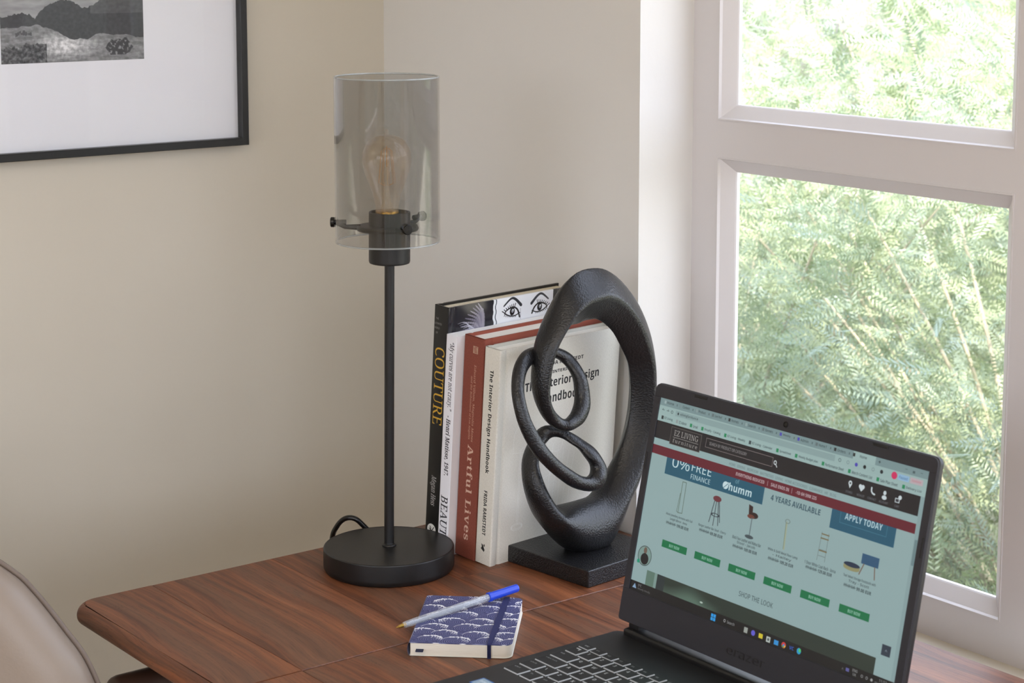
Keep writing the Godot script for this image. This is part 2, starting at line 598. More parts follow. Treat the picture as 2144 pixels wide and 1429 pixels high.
# ------------------------------------------------------------------ setting
func room() -> void:
	# the corner of the two walls is the origin; the left wall is z = 0, the window wall x = 0
	var b := MB.new()
	b.box(Vector3(-2.1, 1.25, -0.1), Vector3(4.4, 2.5, 0.2))
	shell("wall_left", b.mesh(M.wall), "warm cream plaster wall with the framed seascape, left of the corner")
	b = MB.new()
	b.box(Vector3(0.0525, 1.25, 0.165), Vector3(0.105, 2.5, 0.73))
	b.box(Vector3(0.0525, 0.358, 1.26), Vector3(0.105, 0.716, 1.46))
	b.box(Vector3(0.0525, 2.36, 1.26), Vector3(0.105, 0.28, 1.46))
	b.box(Vector3(0.0525, 1.25, 3.295), Vector3(0.105, 2.5, 2.61))
	shell("wall_right", b.mesh(M.wall_cool_lit), "pale plaster wall that holds the white window, behind the books")
	b = MB.new()
	# the wall behind the camera, with a wide opening placed to let light in
	b.box(Vector3(-4.0, 1.25, 4.5), Vector3(0.6, 2.5, 0.2))
	b.box(Vector3(-0.3, 1.25, 4.5), Vector3(0.6, 2.5, 0.2))
	b.box(Vector3(-2.15, 2.4, 4.5), Vector3(3.1, 0.2, 0.2))
	shell("wall_back", b.mesh(M.wall), "plaster wall behind the camera around the unseen glazed doors")
	b = MB.new()
	b.box(Vector3(-4.3, 1.25, 0.4), Vector3(0.2, 2.5, 1.2))
	b.box(Vector3(-4.3, 1.25, 4.0), Vector3(0.2, 2.5, 1.2))
	b.box(Vector3(-4.3, 0.4, 2.2), Vector3(0.2, 0.8, 2.4))
	b.box(Vector3(-4.3, 2.4, 2.2), Vector3(0.2, 0.2, 2.4))
	shell("wall_front", b.mesh(M.wall), "plaster wall facing the desk, with an unseen second window in it")
	var w2 := setting("window_2", "unseen wide window in the wall facing the desk, placed to light the window wall")  # out of view, placed to brighten the wall behind the books
	b = MB.new()
	for k in 4:
		b.box(Vector3(-4.3, 1.55, 1.03 + k * 0.78), Vector3(0.06, 1.5, 0.06))
	b.box(Vector3(-4.3, 0.83, 2.2), Vector3(0.06, 0.06, 2.4))
	b.box(Vector3(-4.3, 2.27, 2.2), Vector3(0.06, 0.06, 2.4))
	obj("frame", b.mesh(M.frame_white), w2)
	b = MB.new()
	b.face([Vector3(-4.3, 0.8, 1.0), Vector3(-4.3, 0.8, 3.4), Vector3(-4.3, 2.3, 3.4), Vector3(-4.3, 2.3, 1.0)], Vector3(1, 0, 0))
	obj("pane", b.mesh(M.clear), w2)
	b = MB.new()
	b.box(Vector3(-2.15, -0.05, 2.2), Vector3(4.5, 0.1, 4.8))
	shell("floor", b.mesh(M.floor), "floor of the room under the desk")
	b = MB.new()
	b.box(Vector3(-2.15, 2.55, 2.2), Vector3(4.5, 0.1, 4.8))
	shell("ceiling", b.mesh(M.ceiling), "white ceiling of the room")
	# unseen glazed doors behind the camera, placed to light the left wall
	var d := setting("unseen_door_1", "unseen glazed doors behind the camera, placed to light the left wall")
	b = MB.new()
	for k in 4:
		b.box(Vector3(-3.67 + k * 1.0133, 1.15, 4.5), Vector3(0.06, 2.3, 0.06))
	b.box(Vector3(-2.15, 2.27, 4.5), Vector3(3.1, 0.06, 0.06))
	b.box(Vector3(-2.15, 0.04, 4.5), Vector3(3.1, 0.08, 0.06))
	obj("door_frame", b.mesh(M.frame_white), d)
	b = MB.new()
	b.face([Vector3(-3.7, 0.05, 4.5), Vector3(-0.6, 0.05, 4.5), Vector3(-0.6, 2.3, 4.5), Vector3(-3.7, 2.3, 4.5)], Vector3(0, 0, -1))
	obj("pane", b.mesh(M.clear), d)
	# unseen ceiling panel, added as fill to brighten the room
	var t := thing("added_fill_panel", "added fill light, a square white panel on the ceiling out of view", "lamp", Transform3D(Basis(), Vector3(-2.0, 2.5, 2.4)))
	b = MB.new()
	b.rbox(Vector3(0, -0.02, 0), Vector3(1.24, 0.04, 1.24), 0.008)
	obj("frame", b.mesh(M.frame_white), t)
	b = MB.new()
	b.face([Vector3(-0.6, -0.0405, -0.6), Vector3(0.6, -0.0405, -0.6), Vector3(0.6, -0.0405, 0.6), Vector3(-0.6, -0.0405, 0.6)], Vector3.DOWN)
	var glow := mat(Color(0.9, 0.9, 0.9), 0.8)
	glow.emission_enabled = true
	glow.emission = Color(1, 0.96, 0.9)
	glow.emission_energy_multiplier = 1.6
	obj("diffuser", b.mesh(glow), t)
	added_area_light("added_fill_light", Transform3D(Basis(Vector3.RIGHT, -PI / 2), Vector3(-2.0, 2.45, 2.4)), Vector2(1.2, 1.2), 1.7, Color(1, 0.955, 0.89))  # area light of the added fill panel

func window() -> void:
	var w := setting("window_1", "white painted window with small panes behind the laptop")
	const FACE := 0.084
	var zs := [0.573, 1.0433, 1.5136]
	var ys := [0.759, 1.2447, 1.7304]
	const PW := 0.4264
	const PH := 0.4422
	# uprights
	for k in 4:
		var z0: float = 0.53 if k == 0 else zs[k - 1] + PW
		var z1: float = 1.985 if k == 3 else zs[k]
		var b := MB.new()
		b.box(Vector3(FACE + 0.0095, 1.4665, (z0 + z1) / 2), Vector3(0.019, 1.5, z1 - z0))
		obj("stile", b.mesh(M.frame_white), w)
	for c in 3:
		for k in 4:
			var y0: float = 0.7165 if k == 0 else ys[k - 1] + PH
			var y1: float = 2.2165 if k == 3 else ys[k]
			var b := MB.new()
			b.box(Vector3(FACE + 0.0095, (y0 + y1) / 2, zs[c] + PW / 2), Vector3(0.019, y1 - y0, PW))
			obj("rail", b.mesh(M.frame_white), w)
		for k in 3:
			# the sloping bead round the pane: (inset, x) from the face of the frame to the glass and out behind it
			var prof := [Vector2(0.0, FACE + 0.003), Vector2(0.0, FACE - 0.0012), Vector2(0.0016, FACE - 0.0012), Vector2(0.0030, FACE + 0.0022), Vector2(0.0165, FACE + 0.0135), Vector2(0.0177, FACE + 0.015), Vector2(0.0177, FACE + 0.0195), Vector2(0.0, FACE + 0.0195)]
			var lo := Vector2(zs[c], ys[k])
			var hi := lo + Vector2(PW, PH)
			var b := MB.new()
			for s in 4:
				for p in prof.size() - 1:
					var q := []
					for e in [[p, 0], [p + 1, 0], [p + 1, 1], [p, 1]]:
						var pt: Vector2 = prof[e[0]]
						var l := lo + Vector2.ONE * pt.x
						var g := hi - Vector2.ONE * pt.x
						var corners := [l, Vector2(g.x, l.y), g, Vector2(l.x, g.y)]
						var cc: Vector2 = corners[(s + e[1]) % 4]
						q.append(Vector3(pt.y, cc.y, cc.x))
					var nn: Vector3 = (q[1] - q[0]).cross(q[3] - q[0]).normalized()
					var mid: Vector3 = (q[0] + q[2]) / 2
					var towards := Vector3(FACE + 0.009, (lo.y + hi.y) / 2, (lo.x + hi.x) / 2) - mid
					if p == 0:
						nn = -nn if nn.dot(towards) > 0 else nn
					elif p == 6:
						nn = Vector3(1, 0, 0)
					elif p == 1:
						nn = Vector3(-1, 0, 0)
					else:
						nn = -nn if nn.dot(towards + Vector3(-0.01, 0, 0)) < 0 else nn
					b.face(q, nn)
			obj("glazing_bead", b.mesh(M.frame_white), w)
			b = MB.new()
			var x := FACE + 0.0152
			b.face([Vector3(x, lo.y + 0.016, lo.x + 0.016), Vector3(x, lo.y + 0.016, hi.x - 0.016), Vector3(x, hi.y - 0.016, hi.x - 0.016), Vector3(x, hi.y - 0.016, lo.x + 0.016)], Vector3(-1, 0, 0))
			obj("pane", b.mesh(M.clear), w)
	var s := MB.new()
	s.rbox(Vector3(0.044, 0.7085, 1.2575), Vector3(0.085, 0.018, 1.45), 0.004)
	shell("trim_1", s.mesh(M.wall), "narrow cream window sill between the desk and the window frame")

func garden() -> void:
	var b := MB.new()
	b.box(Vector3(6.1, -0.35, 0.5), Vector3(11.9, 0.1, 16.0))
	shell("ground", b.mesh(relief(mat(c8(190, 184, 165), 0.95), noise_tex(0.05, 512, 5), 1.5, 0.7)), "pale ground outside the window")
	# one spray of narrow leaflets
	var leaf := MB.new()
	for k in 13:
		for s in [-1.0, 1.0]:
			var y := 0.004 + 0.0078 * k
			var l := 0.021 * (1.0 - absf(k - 5.0) / 11.0)
			var d := Vector3(s * 0.82, 0.55, 0.12 * (1 if k % 2 else -1)).normalized()
			var side := Vector3(-d.y, d.x, 0.3 * s).normalized() * 0.0017
			var o := Vector3(0, y, 0)
			leaf.face([o, o + d * l * 0.5 + side, o + d * l, o + d * l * 0.5 - side], Vector3(0, 0.25, 1).normalized())
	var lm := mat(Color.WHITE, 0.55)
	lm.vertex_color_use_as_albedo = true
	lm.backlight_enabled = true
	lm.backlight = Color(0.45, 0.5, 0.3)
	lm.cull_mode = BaseMaterial3D.CULL_DISABLED
	var spray := leaf.mesh(lm)
	var bark := mat(c8(176, 168, 150), 0.9)
	var spots := [[Vector3(1.75, -0.3, -1.25), 1.75, "feathery green shrub outside, seen through the left edge of the window"], [Vector3(1.95, -0.3, -0.25), 1.9, "feathery green shrub outside, seen through the middle of the window"], [Vector3(1.8, -0.3, 0.95), 1.7, "feathery green shrub outside, hidden mostly by the window's right post"], [Vector3(2.9, -0.3, -1.9), 2.1, "paler feathery shrub farther off, behind the one at the window's left edge"], [Vector3(3.2, -0.3, -0.7), 2.2, "paler feathery shrub farther off, behind the one in mid window"]]
	var rng := RandomNumberGenerator.new()
	rng.seed = 5
	for sp in spots:
		var t := thing("shrub", sp[2], "shrub", Transform3D(Basis(), sp[0]), "shrubs outside the window")
		var hgt: float = sp[1]
		var br := MB.new()
		var spr := []
		for k in 70:
			var a := rng.randf() * TAU
			var out := 0.25 + 0.62 * sqrt(rng.randf())
			var top := hgt * rng.randf_range(0.25, 1.0) * (1.0 - 0.25 * out)
			var root := Vector3(rng.randf_range(-0.08, 0.08), 0, rng.randf_range(-0.08, 0.08))
			var tip := Vector3(cos(a) * out, top, sin(a) * out)
			var pts := curve_pts([root, root.lerp(tip, 0.45) + Vector3(0, 0.12, 0), tip], 5)
			var rad := []
			for q in pts.size():
				rad.append(0.007 * (1.0 - 0.75 * q / pts.size()))
			br.tube(pts, rad, 5, false)
			for q in range(3, pts.size()):
				for e in 9:
					spr.append([pts[q] + Vector3(rng.randf_range(-1, 1), rng.randf_range(-1, 1), rng.randf_range(-1, 1)) * 0.11, (tip - root).normalized()])
		obj("branches", br.mesh(bark), t)
		for k in 5200:
			# fill the crown's outer shell
			var d := Vector3(rng.randfn(), rng.randfn(), rng.randfn()).normalized()
			var p := Vector3(d.x * 0.78, hgt * 0.52 + d.y * hgt * 0.52, d.z * 0.8) * lerpf(0.72, 1.03, rng.randf())
			spr.append([p, Vector3(d.x, absf(d.y) * 0.3 + 0.2, d.z).normalized()])
		var mm := MultiMesh.new()
		mm.transform_format = MultiMesh.TRANSFORM_3D
		mm.use_colors = true
		mm.mesh = spray
		mm.instance_count = spr.size()
		for k in spr.size():
			var dir: Vector3 = (spr[k][1] + Vector3(rng.randf_range(-1, 1), rng.randf_range(-0.9, 0.7), rng.randf_range(-1, 1)) * 0.9).normalized()
			var bas := Basis(Quaternion(Vector3.UP, dir)) * Basis(Vector3.UP, rng.randf() * TAU)
			mm.set_instance_transform(k, Transform3D(bas.scaled(Vector3.ONE * rng.randf_range(0.7, 1.35)), spr[k][0]))
			var tone := rng.randf()
			var c := Color(0.27, 0.34, 0.22).lerp(Color(0.48, 0.54, 0.36), tone) if rng.randf() < 0.7 else Color(0.36, 0.44, 0.38)
			mm.set_instance_color(k, c)
		var mi := MultiMeshInstance3D.new()
		mi.name = "leaves"
		mi.multimesh = mm
		mi.set_meta("kind", "stuff")
		t.add_child(mi, true)

func desk() -> void:
	var t := thing("desk", "walnut desk of grooved boards with rounded edges, standing against the window wall", "desk", Transform3D(Basis(), Vector3(-0.32, 0, 0.34)))
	var o := -t.position
	var xs := [-0.636, -0.541, -0.390, -0.260, -0.128, -0.004]
	var zs := [0.342, 0.6572, 1.16, 1.66]
	for r in 3:
		for k in 5:
			var b := MB.new()
			b.x = Transform3D(Basis(), o)
			var x0: float = xs[k]
			var x1: float = xs[k + 1]
			var z0: float = zs[r] + (0.0 if r == 0 else 0.0007)
			var z1: float = zs[r + 1] - (0.0007 if r < 2 else 0.0)
			var uv0 := Vector2(x0 - 0.13 * ((k * 7 + r * 3) % 5) - 0.031 * r, z0 - 0.217 * ((k * 3 + r * 4) % 7))
			var ch := 0.0007 if r == 0 or k > 0 else 0.0007
			var top := 0.75 - (0.0003 if r == 1 else 0.0)
			if k > 0:
				var prof := [Vector2(x0, 0.7275), Vector2(x0, top - ch), Vector2(x0 + ch * 0.6, top), Vector2(x1 - ch * 0.6, top), Vector2(x1, top - ch), Vector2(x1, 0.7275)]
				b.sweep(prof, z0 + ch, z1 - ch, uv0, Vector2(1 / 0.26, 1 / 0.62))
				for e in [[z0 + ch, z0, -1.0], [z1 - ch, z1, 1.0]]:
					b.face([Vector3(x0, top, e[0]), Vector3(x1, top, e[0]), Vector3(x1, top - ch, e[1]), Vector3(x0, top - ch, e[1])], Vector3(0, 1, e[2]), [Vector2(0.1, 0.1), Vector2(0.5, 0.1), Vector2(0.5, 0.11), Vector2(0.1, 0.11)])
					b.face([Vector3(x0, top - ch, e[1]), Vector3(x1, top - ch, e[1]), Vector3(x1, 0.7275, e[1]), Vector3(x0, 0.7275, e[1])], Vector3(0, 0, e[2]), [Vector2(0.1, 0.1), Vector2(0.5, 0.1), Vector2(0.5, 0.12), Vector2(0.1, 0.12)])
				b.face([Vector3(x0, 0.7275, z0), Vector3(x1, 0.7275, z0), Vector3(x1, 0.7275, z1), Vector3(x0, 0.7275, z1)], Vector3.DOWN)
			else:
				# the front board: its long edge is rolled over, and the far corner rounded in plan
				var zl := []
				if r == 0:
					for q in 8:
						zl.append(z0 + 0.016 * (1 - cos(PI / 2 * q / 7)))
				else:
					zl.append(z0)
				zl.append(z1)
				var rows := []
				var round_up := 0.011
				for z in zl:
					var back := 0.0
					if r == 0 and z < z0 + 0.016:
						back = 0.016 - sqrt(maxf(0.0, 0.016 * 0.016 - (z0 + 0.016 - z) * (z0 + 0.016 - z)))
					var row := PackedVector3Array()
					row.append(Vector3(x1, 0.7275, z))
					for q in 7:
						var a := -PI / 2 - PI / 2 * q / 6
						row.append(Vector3(x0 + back + round_up + round_up * cos(a), 0.7275 + round_up + round_up * sin(a), z))
					for q in 7:
						var a := PI - PI / 2 * q / 6
						row.append(Vector3(x0 + back + round_up + round_up * cos(a), top - round_up + round_up * sin(a), z))
					row.append(Vector3(x0 + back + 0.03, top, z))
					row.append(Vector3(x1 - 0.0005, top, z))
					row.append(Vector3(x1, top - ch, z))
					rows.append(row)
				var first := b.v.size()
				b.grid(rows, false, false, Vector2.ONE, -1.0)
				for q in range(first, b.v.size()):
					var p := b.v[q] - o
					var run := p.x - (0.75 - p.y) * 0.8
					b.t[q] = (Vector2(run, p.z) - uv0) * Vector2(1 / 0.26, 1 / 0.62)
				# the tops stay flat
				for q in range(first, b.v.size()):
					if b.v[q].y > top - 0.00001 and b.v[q].x + 0.32 > x0 + 0.028:
						b.n[q] = Vector3.UP
				for e in [0, rows.size() - 1]:
					var pts := []
					for p in rows[e]:
						pts.append(p)
					b.face(pts, Vector3(0, 0, -1 if e == 0 else 1))
			obj("plank", b.mesh(M.wood), t)
	# frame below
	var f := MB.new()
	f.x = Transform3D(Basis(), o)
	f.rbox(Vector3(-0.325, 0.672, 0.425), Vector3(0.624, 0.04, 0.03), 0.0145, 3)
	obj("rail", f.mesh(M.wood_dark), t)
	f = MB.new()
	f.x = Transform3D(Basis(), o)
	f.rbox(Vector3(-0.325, 0.672, 1.56), Vector3(0.624, 0.04, 0.03), 0.0145, 3)
	obj("rail", f.mesh(M.wood_dark), t)
	f = MB.new()
	f.x = Transform3D(Basis(), o)
	f.box(Vector3(-0.31, 0.71, 0.98), Vector3(0.5, 0.036, 1.2))
	obj("apron", f.mesh(M.wood_dark), t)
	for sx in [-0.56, -0.08]:
		for sz in [0.425, 1.56]:
			f = MB.new()
			f.x = Transform3D(Basis(), o)
			var lean := Vector3(-0.02 if sx < -0.3 else 0.02, 0, 0)
			f.tube([Vector3(sx, 0.66, sz), Vector3(sx, 0.0, sz) + lean], [0.02, 0.012], 14)
			obj("leg", f.mesh(M.wood_dark), t)

func picture() -> void:
	# rebate 12 mm deep; the face of the frame stands 20 mm off the wall
	var x1 := -0.2244
	var x0 := -0.7013
	var y0 := 1.189
	var y1 := 1.70
	var t := thing("picture_frame", "black framed black and white seascape print with wide white mount on the left wall", "picture", Transform3D(Basis(), Vector3((x0 + x1) / 2, y0, 0.0)))
	var o := -t.position
	var black := mat(c8(22, 22, 22), 0.35)
	var prof := [Vector2(0, 0.001), Vector2(0, 0.0192), Vector2(0.0008, 0.02), Vector2(0.0092, 0.02), Vector2(0.0098, 0.0194), Vector2(0.0098, 0.008)]
	var lo := Vector2(x0, y0)
	var hi := Vector2(x1, y1)
	for s in 4:
		var b := MB.new()
		b.x = Transform3D(Basis(), o)
		for p in prof.size() - 1:
			var q := []
			for e in [[p, 0], [p + 1, 0], [p + 1, 1], [p, 1]]:
				var pt: Vector2 = prof[e[0]]
				var l := lo + Vector2.ONE * pt.x
				var g := hi - Vector2.ONE * pt.x
				var corners := [l, Vector2(g.x, l.y), g, Vector2(l.x, g.y)]
				var cc: Vector2 = corners[(s + e[1]) % 4]
				q.append(Vector3(cc.x, cc.y, pt.y))
			var nn: Vector3 = (q[1] - q[0]).cross(q[3] - q[0]).normalized()
			var inward: Vector3 = Vector3((lo.x + hi.x) / 2, (lo.y + hi.y) / 2, 0) - (q[0] + q[2]) / 2
			inward.z = 0
			var want: Vector3 = -inward.normalized() if p == 0 else (inward.normalized() if p == 4 else Vector3(0, 0, 1))
			b.face(q, nn if nn.dot(want) > 0 else -nn)
		obj("frame_side", b.mesh(black), t)
	var b := MB.new()
	b.x = Transform3D(Basis(), o)
	b.box(Vector3((x0 + x1) / 2, (y0 + y1) / 2, 0.004), Vector3(x1 - x0 - 0.004, y1 - y0 - 0.004, 0.0076))
	obj("mount", b.mesh(mat(c8(236, 236, 240), 0.8)), t)
	b = MB.new()
	b.x = Transform3D(Basis(), o)
	b.face([Vector3(-0.5536, 1.3052, 0.0079), Vector3(-0.3659, 1.3052, 0.0079), Vector3(-0.3659, 1.565, 0.0079), Vector3(-0.5536, 1.565, 0.0079)], Vector3(0, 0, 1), [Vector2(0, 1), Vector2(1, 1), Vector2(1, 0), Vector2(0, 0)])
	obj("print", b.mesh(textured(seascape(), 0.7)), t).set_meta("label", "black and white print of rocks and surf")
	b = MB.new()
	b.x = Transform3D(Basis(), o)
	b.face([Vector3(x0 + 0.009, y0 + 0.009, 0.0095), Vector3(x1 - 0.009, y0 + 0.009, 0.0095), Vector3(x1 - 0.009, y1 - 0.009, 0.0095), Vector3(x0 + 0.009, y1 - 0.009, 0.0095)], Vector3(0, 0, 1))
	obj("glass", b.mesh(pane_glass(Color(0.8, 0.85, 0.95), 0.03)), t)

func seascape() -> Image:
	# 187.7 x 259.8 mm; the lower 77 mm show
	var w := 480
	var h := 664
	var im := Image.create(w, h, false, Image.FORMAT_RGB8)
	var f := FastNoiseLite.new()
	f.seed = 7
	f.frequency = 0.02
	f.fractal_octaves = 5
	var ridge := [[0.0, 56], [0.08, 58.5], [0.15, 61], [0.2, 59], [0.235, 53], [0.26, 60], [0.3, 67], [0.34, 70.5], [0.38, 74], [0.42, 76], [0.47, 75], [0.52, 71], [0.56, 66], [0.6, 66], [0.64, 68.5], [0.7, 76], [0.76, 84], [0.85, 92], [1.0, 96]]
	var shore := [[0.0, 42], [0.15, 44], [0.25, 46], [0.34, 42], [0.4, 36], [0.46, 30], [0.5, 27], [0.6, 28], [0.66, 33], [0.72, 33], [0.8, 32], [0.9, 30], [1.0, 28]]
	for y in h:
		var up := (h - y) / float(h) * 259.8
		for x in w:
			var u := float(x) / w
			var n1 := f.get_noise_2d(x, y)
			var n2 := f.get_noise_2d(x * 3.0 + 500, y * 3.0)
			var v := 0.60 + 0.10 * f.get_noise_2d(x * 0.5, y * 2.0) + clampf((up - 90.0) / 300.0, 0, 0.25)
			var top := along(ridge, u) + n2 * 2.4
			var low := along(shore, u) + n1 * 3.0
			if up < top:
				v = 0.19 + 0.07 * n2 + (0.10 if u > 0.62 and up > 58 else 0.0)
			if up < low:
				v = 0.50 + 0.14 * f.get_noise_2d(x * 0.8, y * 3.5) + 0.1 * n2
				# surf thrown up in the middle
				var sp := Vector2((u - 0.44) * 1.5, (up - 20.0) / 46.0).length()
				v += clampf(0.42 - sp, 0, 0.35) * (1.0 + 0.5 * n2)
				# dark wet rocks low left and right
				if u < 0.31 and up < 19.0 + 9.0 * u + 8.0 * n1:
					v = 0.30 + 0.34 * n2
				if absf(u - 0.82) < 0.10 - 0.004 * absf(up - 16.0) and up > 7.0 and up < 25.0 + 6.0 * n1:
					v = 0.20 + 0.12 * n2 + (0.3 if n2 > 0.24 else 0.0)
				if absf(u - 0.155) < 0.055 and absf(up - 36.0) < 2.0 + 4.0 * n2:
					v = 0.28
			im.set_pixel(x, y, Color.WHITE * clampf(v, 0.05, 0.95))
	return im

func along(list: Array, u: float) -> float:
	for k in list.size() - 1:
		if u <= list[k + 1][0]:
			return lerpf(list[k][1], list[k + 1][1], (u - list[k][0]) / (list[k + 1][0] - list[k][0]))
	return list[-1][1]

func lamp() -> void:
	var t := thing("table_lamp", "black table lamp with a smoked glass cylinder shade and round base", "lamp", Transform3D(Basis(), Vector3(-0.2998, 0.75, 0.4494)))
	var b := MB.new()
	b.lathe([Vector2(0, 0), Vector2(0.0705, 0), Vector2(0.0725, 0.0012), Vector2(0.0737, 0.004), Vector2(0.0739, 0.007), Vector2(0.0739, 0.0238), Vector2(0.0734, 0.0250), Vector2(0.0722, 0.0254), Vector2(0.0716, 0.0250), Vector2(0.0712, 0.0251), Vector2(0, 0.0253)], 96)
	obj("base", b.mesh(M.black_metal), t)
	# the pole leans half a degree
	var right := Vector3(0.793, 0, 0.61)
	var lean := Transform3D(Basis(Vector3(0.61, 0, -0.793).normalized(), 0.0097), Vector3.ZERO)
	b = MB.new()
	b.lathe([Vector2(0.0, 0.024), Vector2(0.008, 0.0245), Vector2(0.0082, 0.0262), Vector2(0.0075, 0.0275), Vector2(0.0058, 0.0280), Vector2(0.0055, 0.029), Vector2(0.0055, 0.349), Vector2(0.0, 0.349)], 32)
	obj("pole", b.mesh(M.black_metal), t, lean)
	b = MB.new()
	b.lathe([Vector2(0.0, 0.3478), Vector2(0.0205, 0.3478), Vector2(0.0222, 0.3485), Vector2(0.0229, 0.3505), Vector2(0.0229, 0.4048), Vector2(0.0222, 0.4055), Vector2(0.0205, 0.4050), Vector2(0.0200, 0.397), Vector2(0.0, 0.397)], 64)
	obj("lamp_holder", b.mesh(M.black_metal), t, lean)
	var up := Transform3D(Basis(), right * 0.0017)
	# carrier plate with three arms and thumb screws
	b = MB.new()
	b.lathe([Vector2(0.0, 0.3845), Vector2(0.0335, 0.3850), Vector2(0.0345, 0.3875), Vector2(0.033, 0.390), Vector2(0.0, 0.3905)], 48)
	for k in 3:
		var a := deg_to_rad([181.0, 66.0, -54.0][k])
		var d := (right * cos(a) + Vector3(-0.61, 0, 0.793) * sin(a)).normalized()
		b.tube([d * 0.03 + Vector3(0, 0.388, 0), d * 0.047 + Vector3(0, 0.3885, 0), d * 0.0565 + Vector3(0, 0.3935, 0)], [0.0035, 0.0026, 0.0034], 10)
	obj("shade_carrier", b.mesh(M.black_metal), t, up)
	for k in 3:
		var a := deg_to_rad([181.0, 66.0, -54.0][k])
		var d := (right * cos(a) + Vector3(-0.61, 0, 0.793) * sin(a)).normalized()
		b = MB.new()
		b.x = Transform3D(Basis(Quaternion(Vector3.UP, d)), d * 0.0578 + Vector3(0, 0.3936, 0))
		b.lathe([Vector2(0.0, -0.012), Vector2(0.0028, -0.012), Vector2(0.0028, 0.0006), Vector2(0.0050, 0.0008), Vector2(0.0057, 0.0014), Vector2(0.0057, 0.0045), Vector2(0.0049, 0.0054), Vector2(0.0, 0.0056)], 28)
		obj("thumb_screw", b.mesh(M.black_gloss), t, up)
	# the glass cylinder: wall inside and outside, ground rims
	var smoke := pane_glass(c8(20, 17, 15), 0.17)
	b = MB.new()
	b.lathe([Vector2(0.0580, 0.3726), Vector2(0.0580, 0.5541)], 128)
	var b2 := MB.new()
	b2.lathe([Vector2(0.0560, 0.3726), Vector2(0.0560, 0.5541)], 128)
	var sh := ArrayMesh.new()
	b.onto(sh, smoke)
	b2.onto(sh, smoke)
	var so := obj("shade", sh, t, up)
	so.set_meta("label", "smoked clear glass cylinder shade")
	var rim := pane_glass(c8(190, 196, 196), 0.45)
	rim.roughness = 0.08
	for y in [0.3726, 0.5541]:
		b = MB.new()
		var ring := []
		for k in 128:
			ring.append(Vector3(0.057 * cos(TAU * k / 128), y, 0.057 * sin(TAU * k / 128)))
		b.tube(ring, [0.00105], 8, false, true)
		obj("rim", b.mesh(rim), so)
	# the bulb
	var bt := Transform3D(Basis(), right * 0.0012)
	b = MB.new()
	var prof := curve_pts([Vector2(0.0128, 0.4045), Vector2(0.0132, 0.412), Vector2(0.0165, 0.428), Vector2(0.0232, 0.445), Vector2(0.0272, 0.4605), Vector2(0.0262, 0.473), Vector2(0.0195, 0.4842), Vector2(0.0095, 0.4897), Vector2(0.003, 0.4905), Vector2(0.0022, 0.4935), Vector2(0.0014, 0.4962), Vector2(0.0, 0.497)], 5)
	b.lathe(prof, 56, 2.0)
	var bulb := obj("bulb", b.mesh(pane_glass(c8(196, 150, 74), 0.10, 0.05)), t, bt)
	bulb.set_meta("label", "clear amber tinted filament bulb, unlit")
	b = MB.new()
	b.lathe([Vector2(0.0, 0.396), Vector2(0.0132, 0.396), Vector2(0.0135, 0.4035), Vector2(0.0125, 0.4065), Vector2(0.0, 0.4068)], 32)
	obj("screw_cap", b.mesh(mat(c8(190, 145, 62), 0.25, 0.9)), bulb)
	b = MB.new()
	b.lathe([Vector2(0.0, 0.4068), Vector2(0.0075, 0.4075), Vector2(0.0045, 0.418), Vector2(0.0022, 0.430), Vector2(0.0016, 0.452), Vector2(0.0023, 0.4545), Vector2(0.0, 0.456)], 20, 2.0)
	obj("glass_stem", b.mesh(pane_glass(c8(220, 200, 160), 0.2)), bulb)
	b = MB.new()
	for k in 9:
		var a := TAU * k / 9
		var d := Vector3(cos(a), 0, sin(a))
		b.tube([Vector3(0, 0.4345, 0) + d * 0.0025, Vector3(0, 0.4375, 0) + d * 0.0095, Vector3(0, 0.4725, 0) + d * 0.0062, Vector3(0, 0.476, 0) + d * 0.002], [0.00016], 5, false)
	b.tube([Vector3(0, 0.455, 0), Vector3(0, 0.478, 0)], [0.0004], 6)
	obj("filament", b.mesh(mat(c8(205, 140, 60), 0.35, 0.8)), bulb)
	# the flex comes out at the back and drops behind the desk
	b = MB.new()
	b.tube(curve_pts([Vector3(-0.268, 0.7555, 0.385), Vector3(-0.2795, 0.772, 0.372), Vector3(-0.2905, 0.7842, 0.366), Vector3(-0.2985, 0.7835, 0.356), Vector3(-0.303, 0.772, 0.345), Vector3(-0.303, 0.752, 0.334), Vector3(-0.302, 0.70, 0.329), Vector3(-0.30, 0.4, 0.31), Vector3(-0.27, 0.02, 0.22), Vector3(-0.15, 0.005, 0.15)], 8), [0.0031], 10)
	tag(obj("power_cord", b.mesh(M.black_gloss)), "black power cord looping up behind the lamp base and over the desk's end", "cord")

# ------------------------------------------------------------------ books
func book_at(x: float, z: float) -> Transform3D:
	var yaw := deg_to_rad(6.854)
	var lean := deg_to_rad(4.045)
	var w := Vector3(cos(yaw), 0, -sin(yaw))
	var u := Vector3(sin(yaw), 0, cos(yaw))
	return Transform3D(Basis(w, Vector3.UP * cos(lean) + u * sin(lean), u * cos(lean) - Vector3.UP * sin(lean)), Vector3(x, 0.75, z))

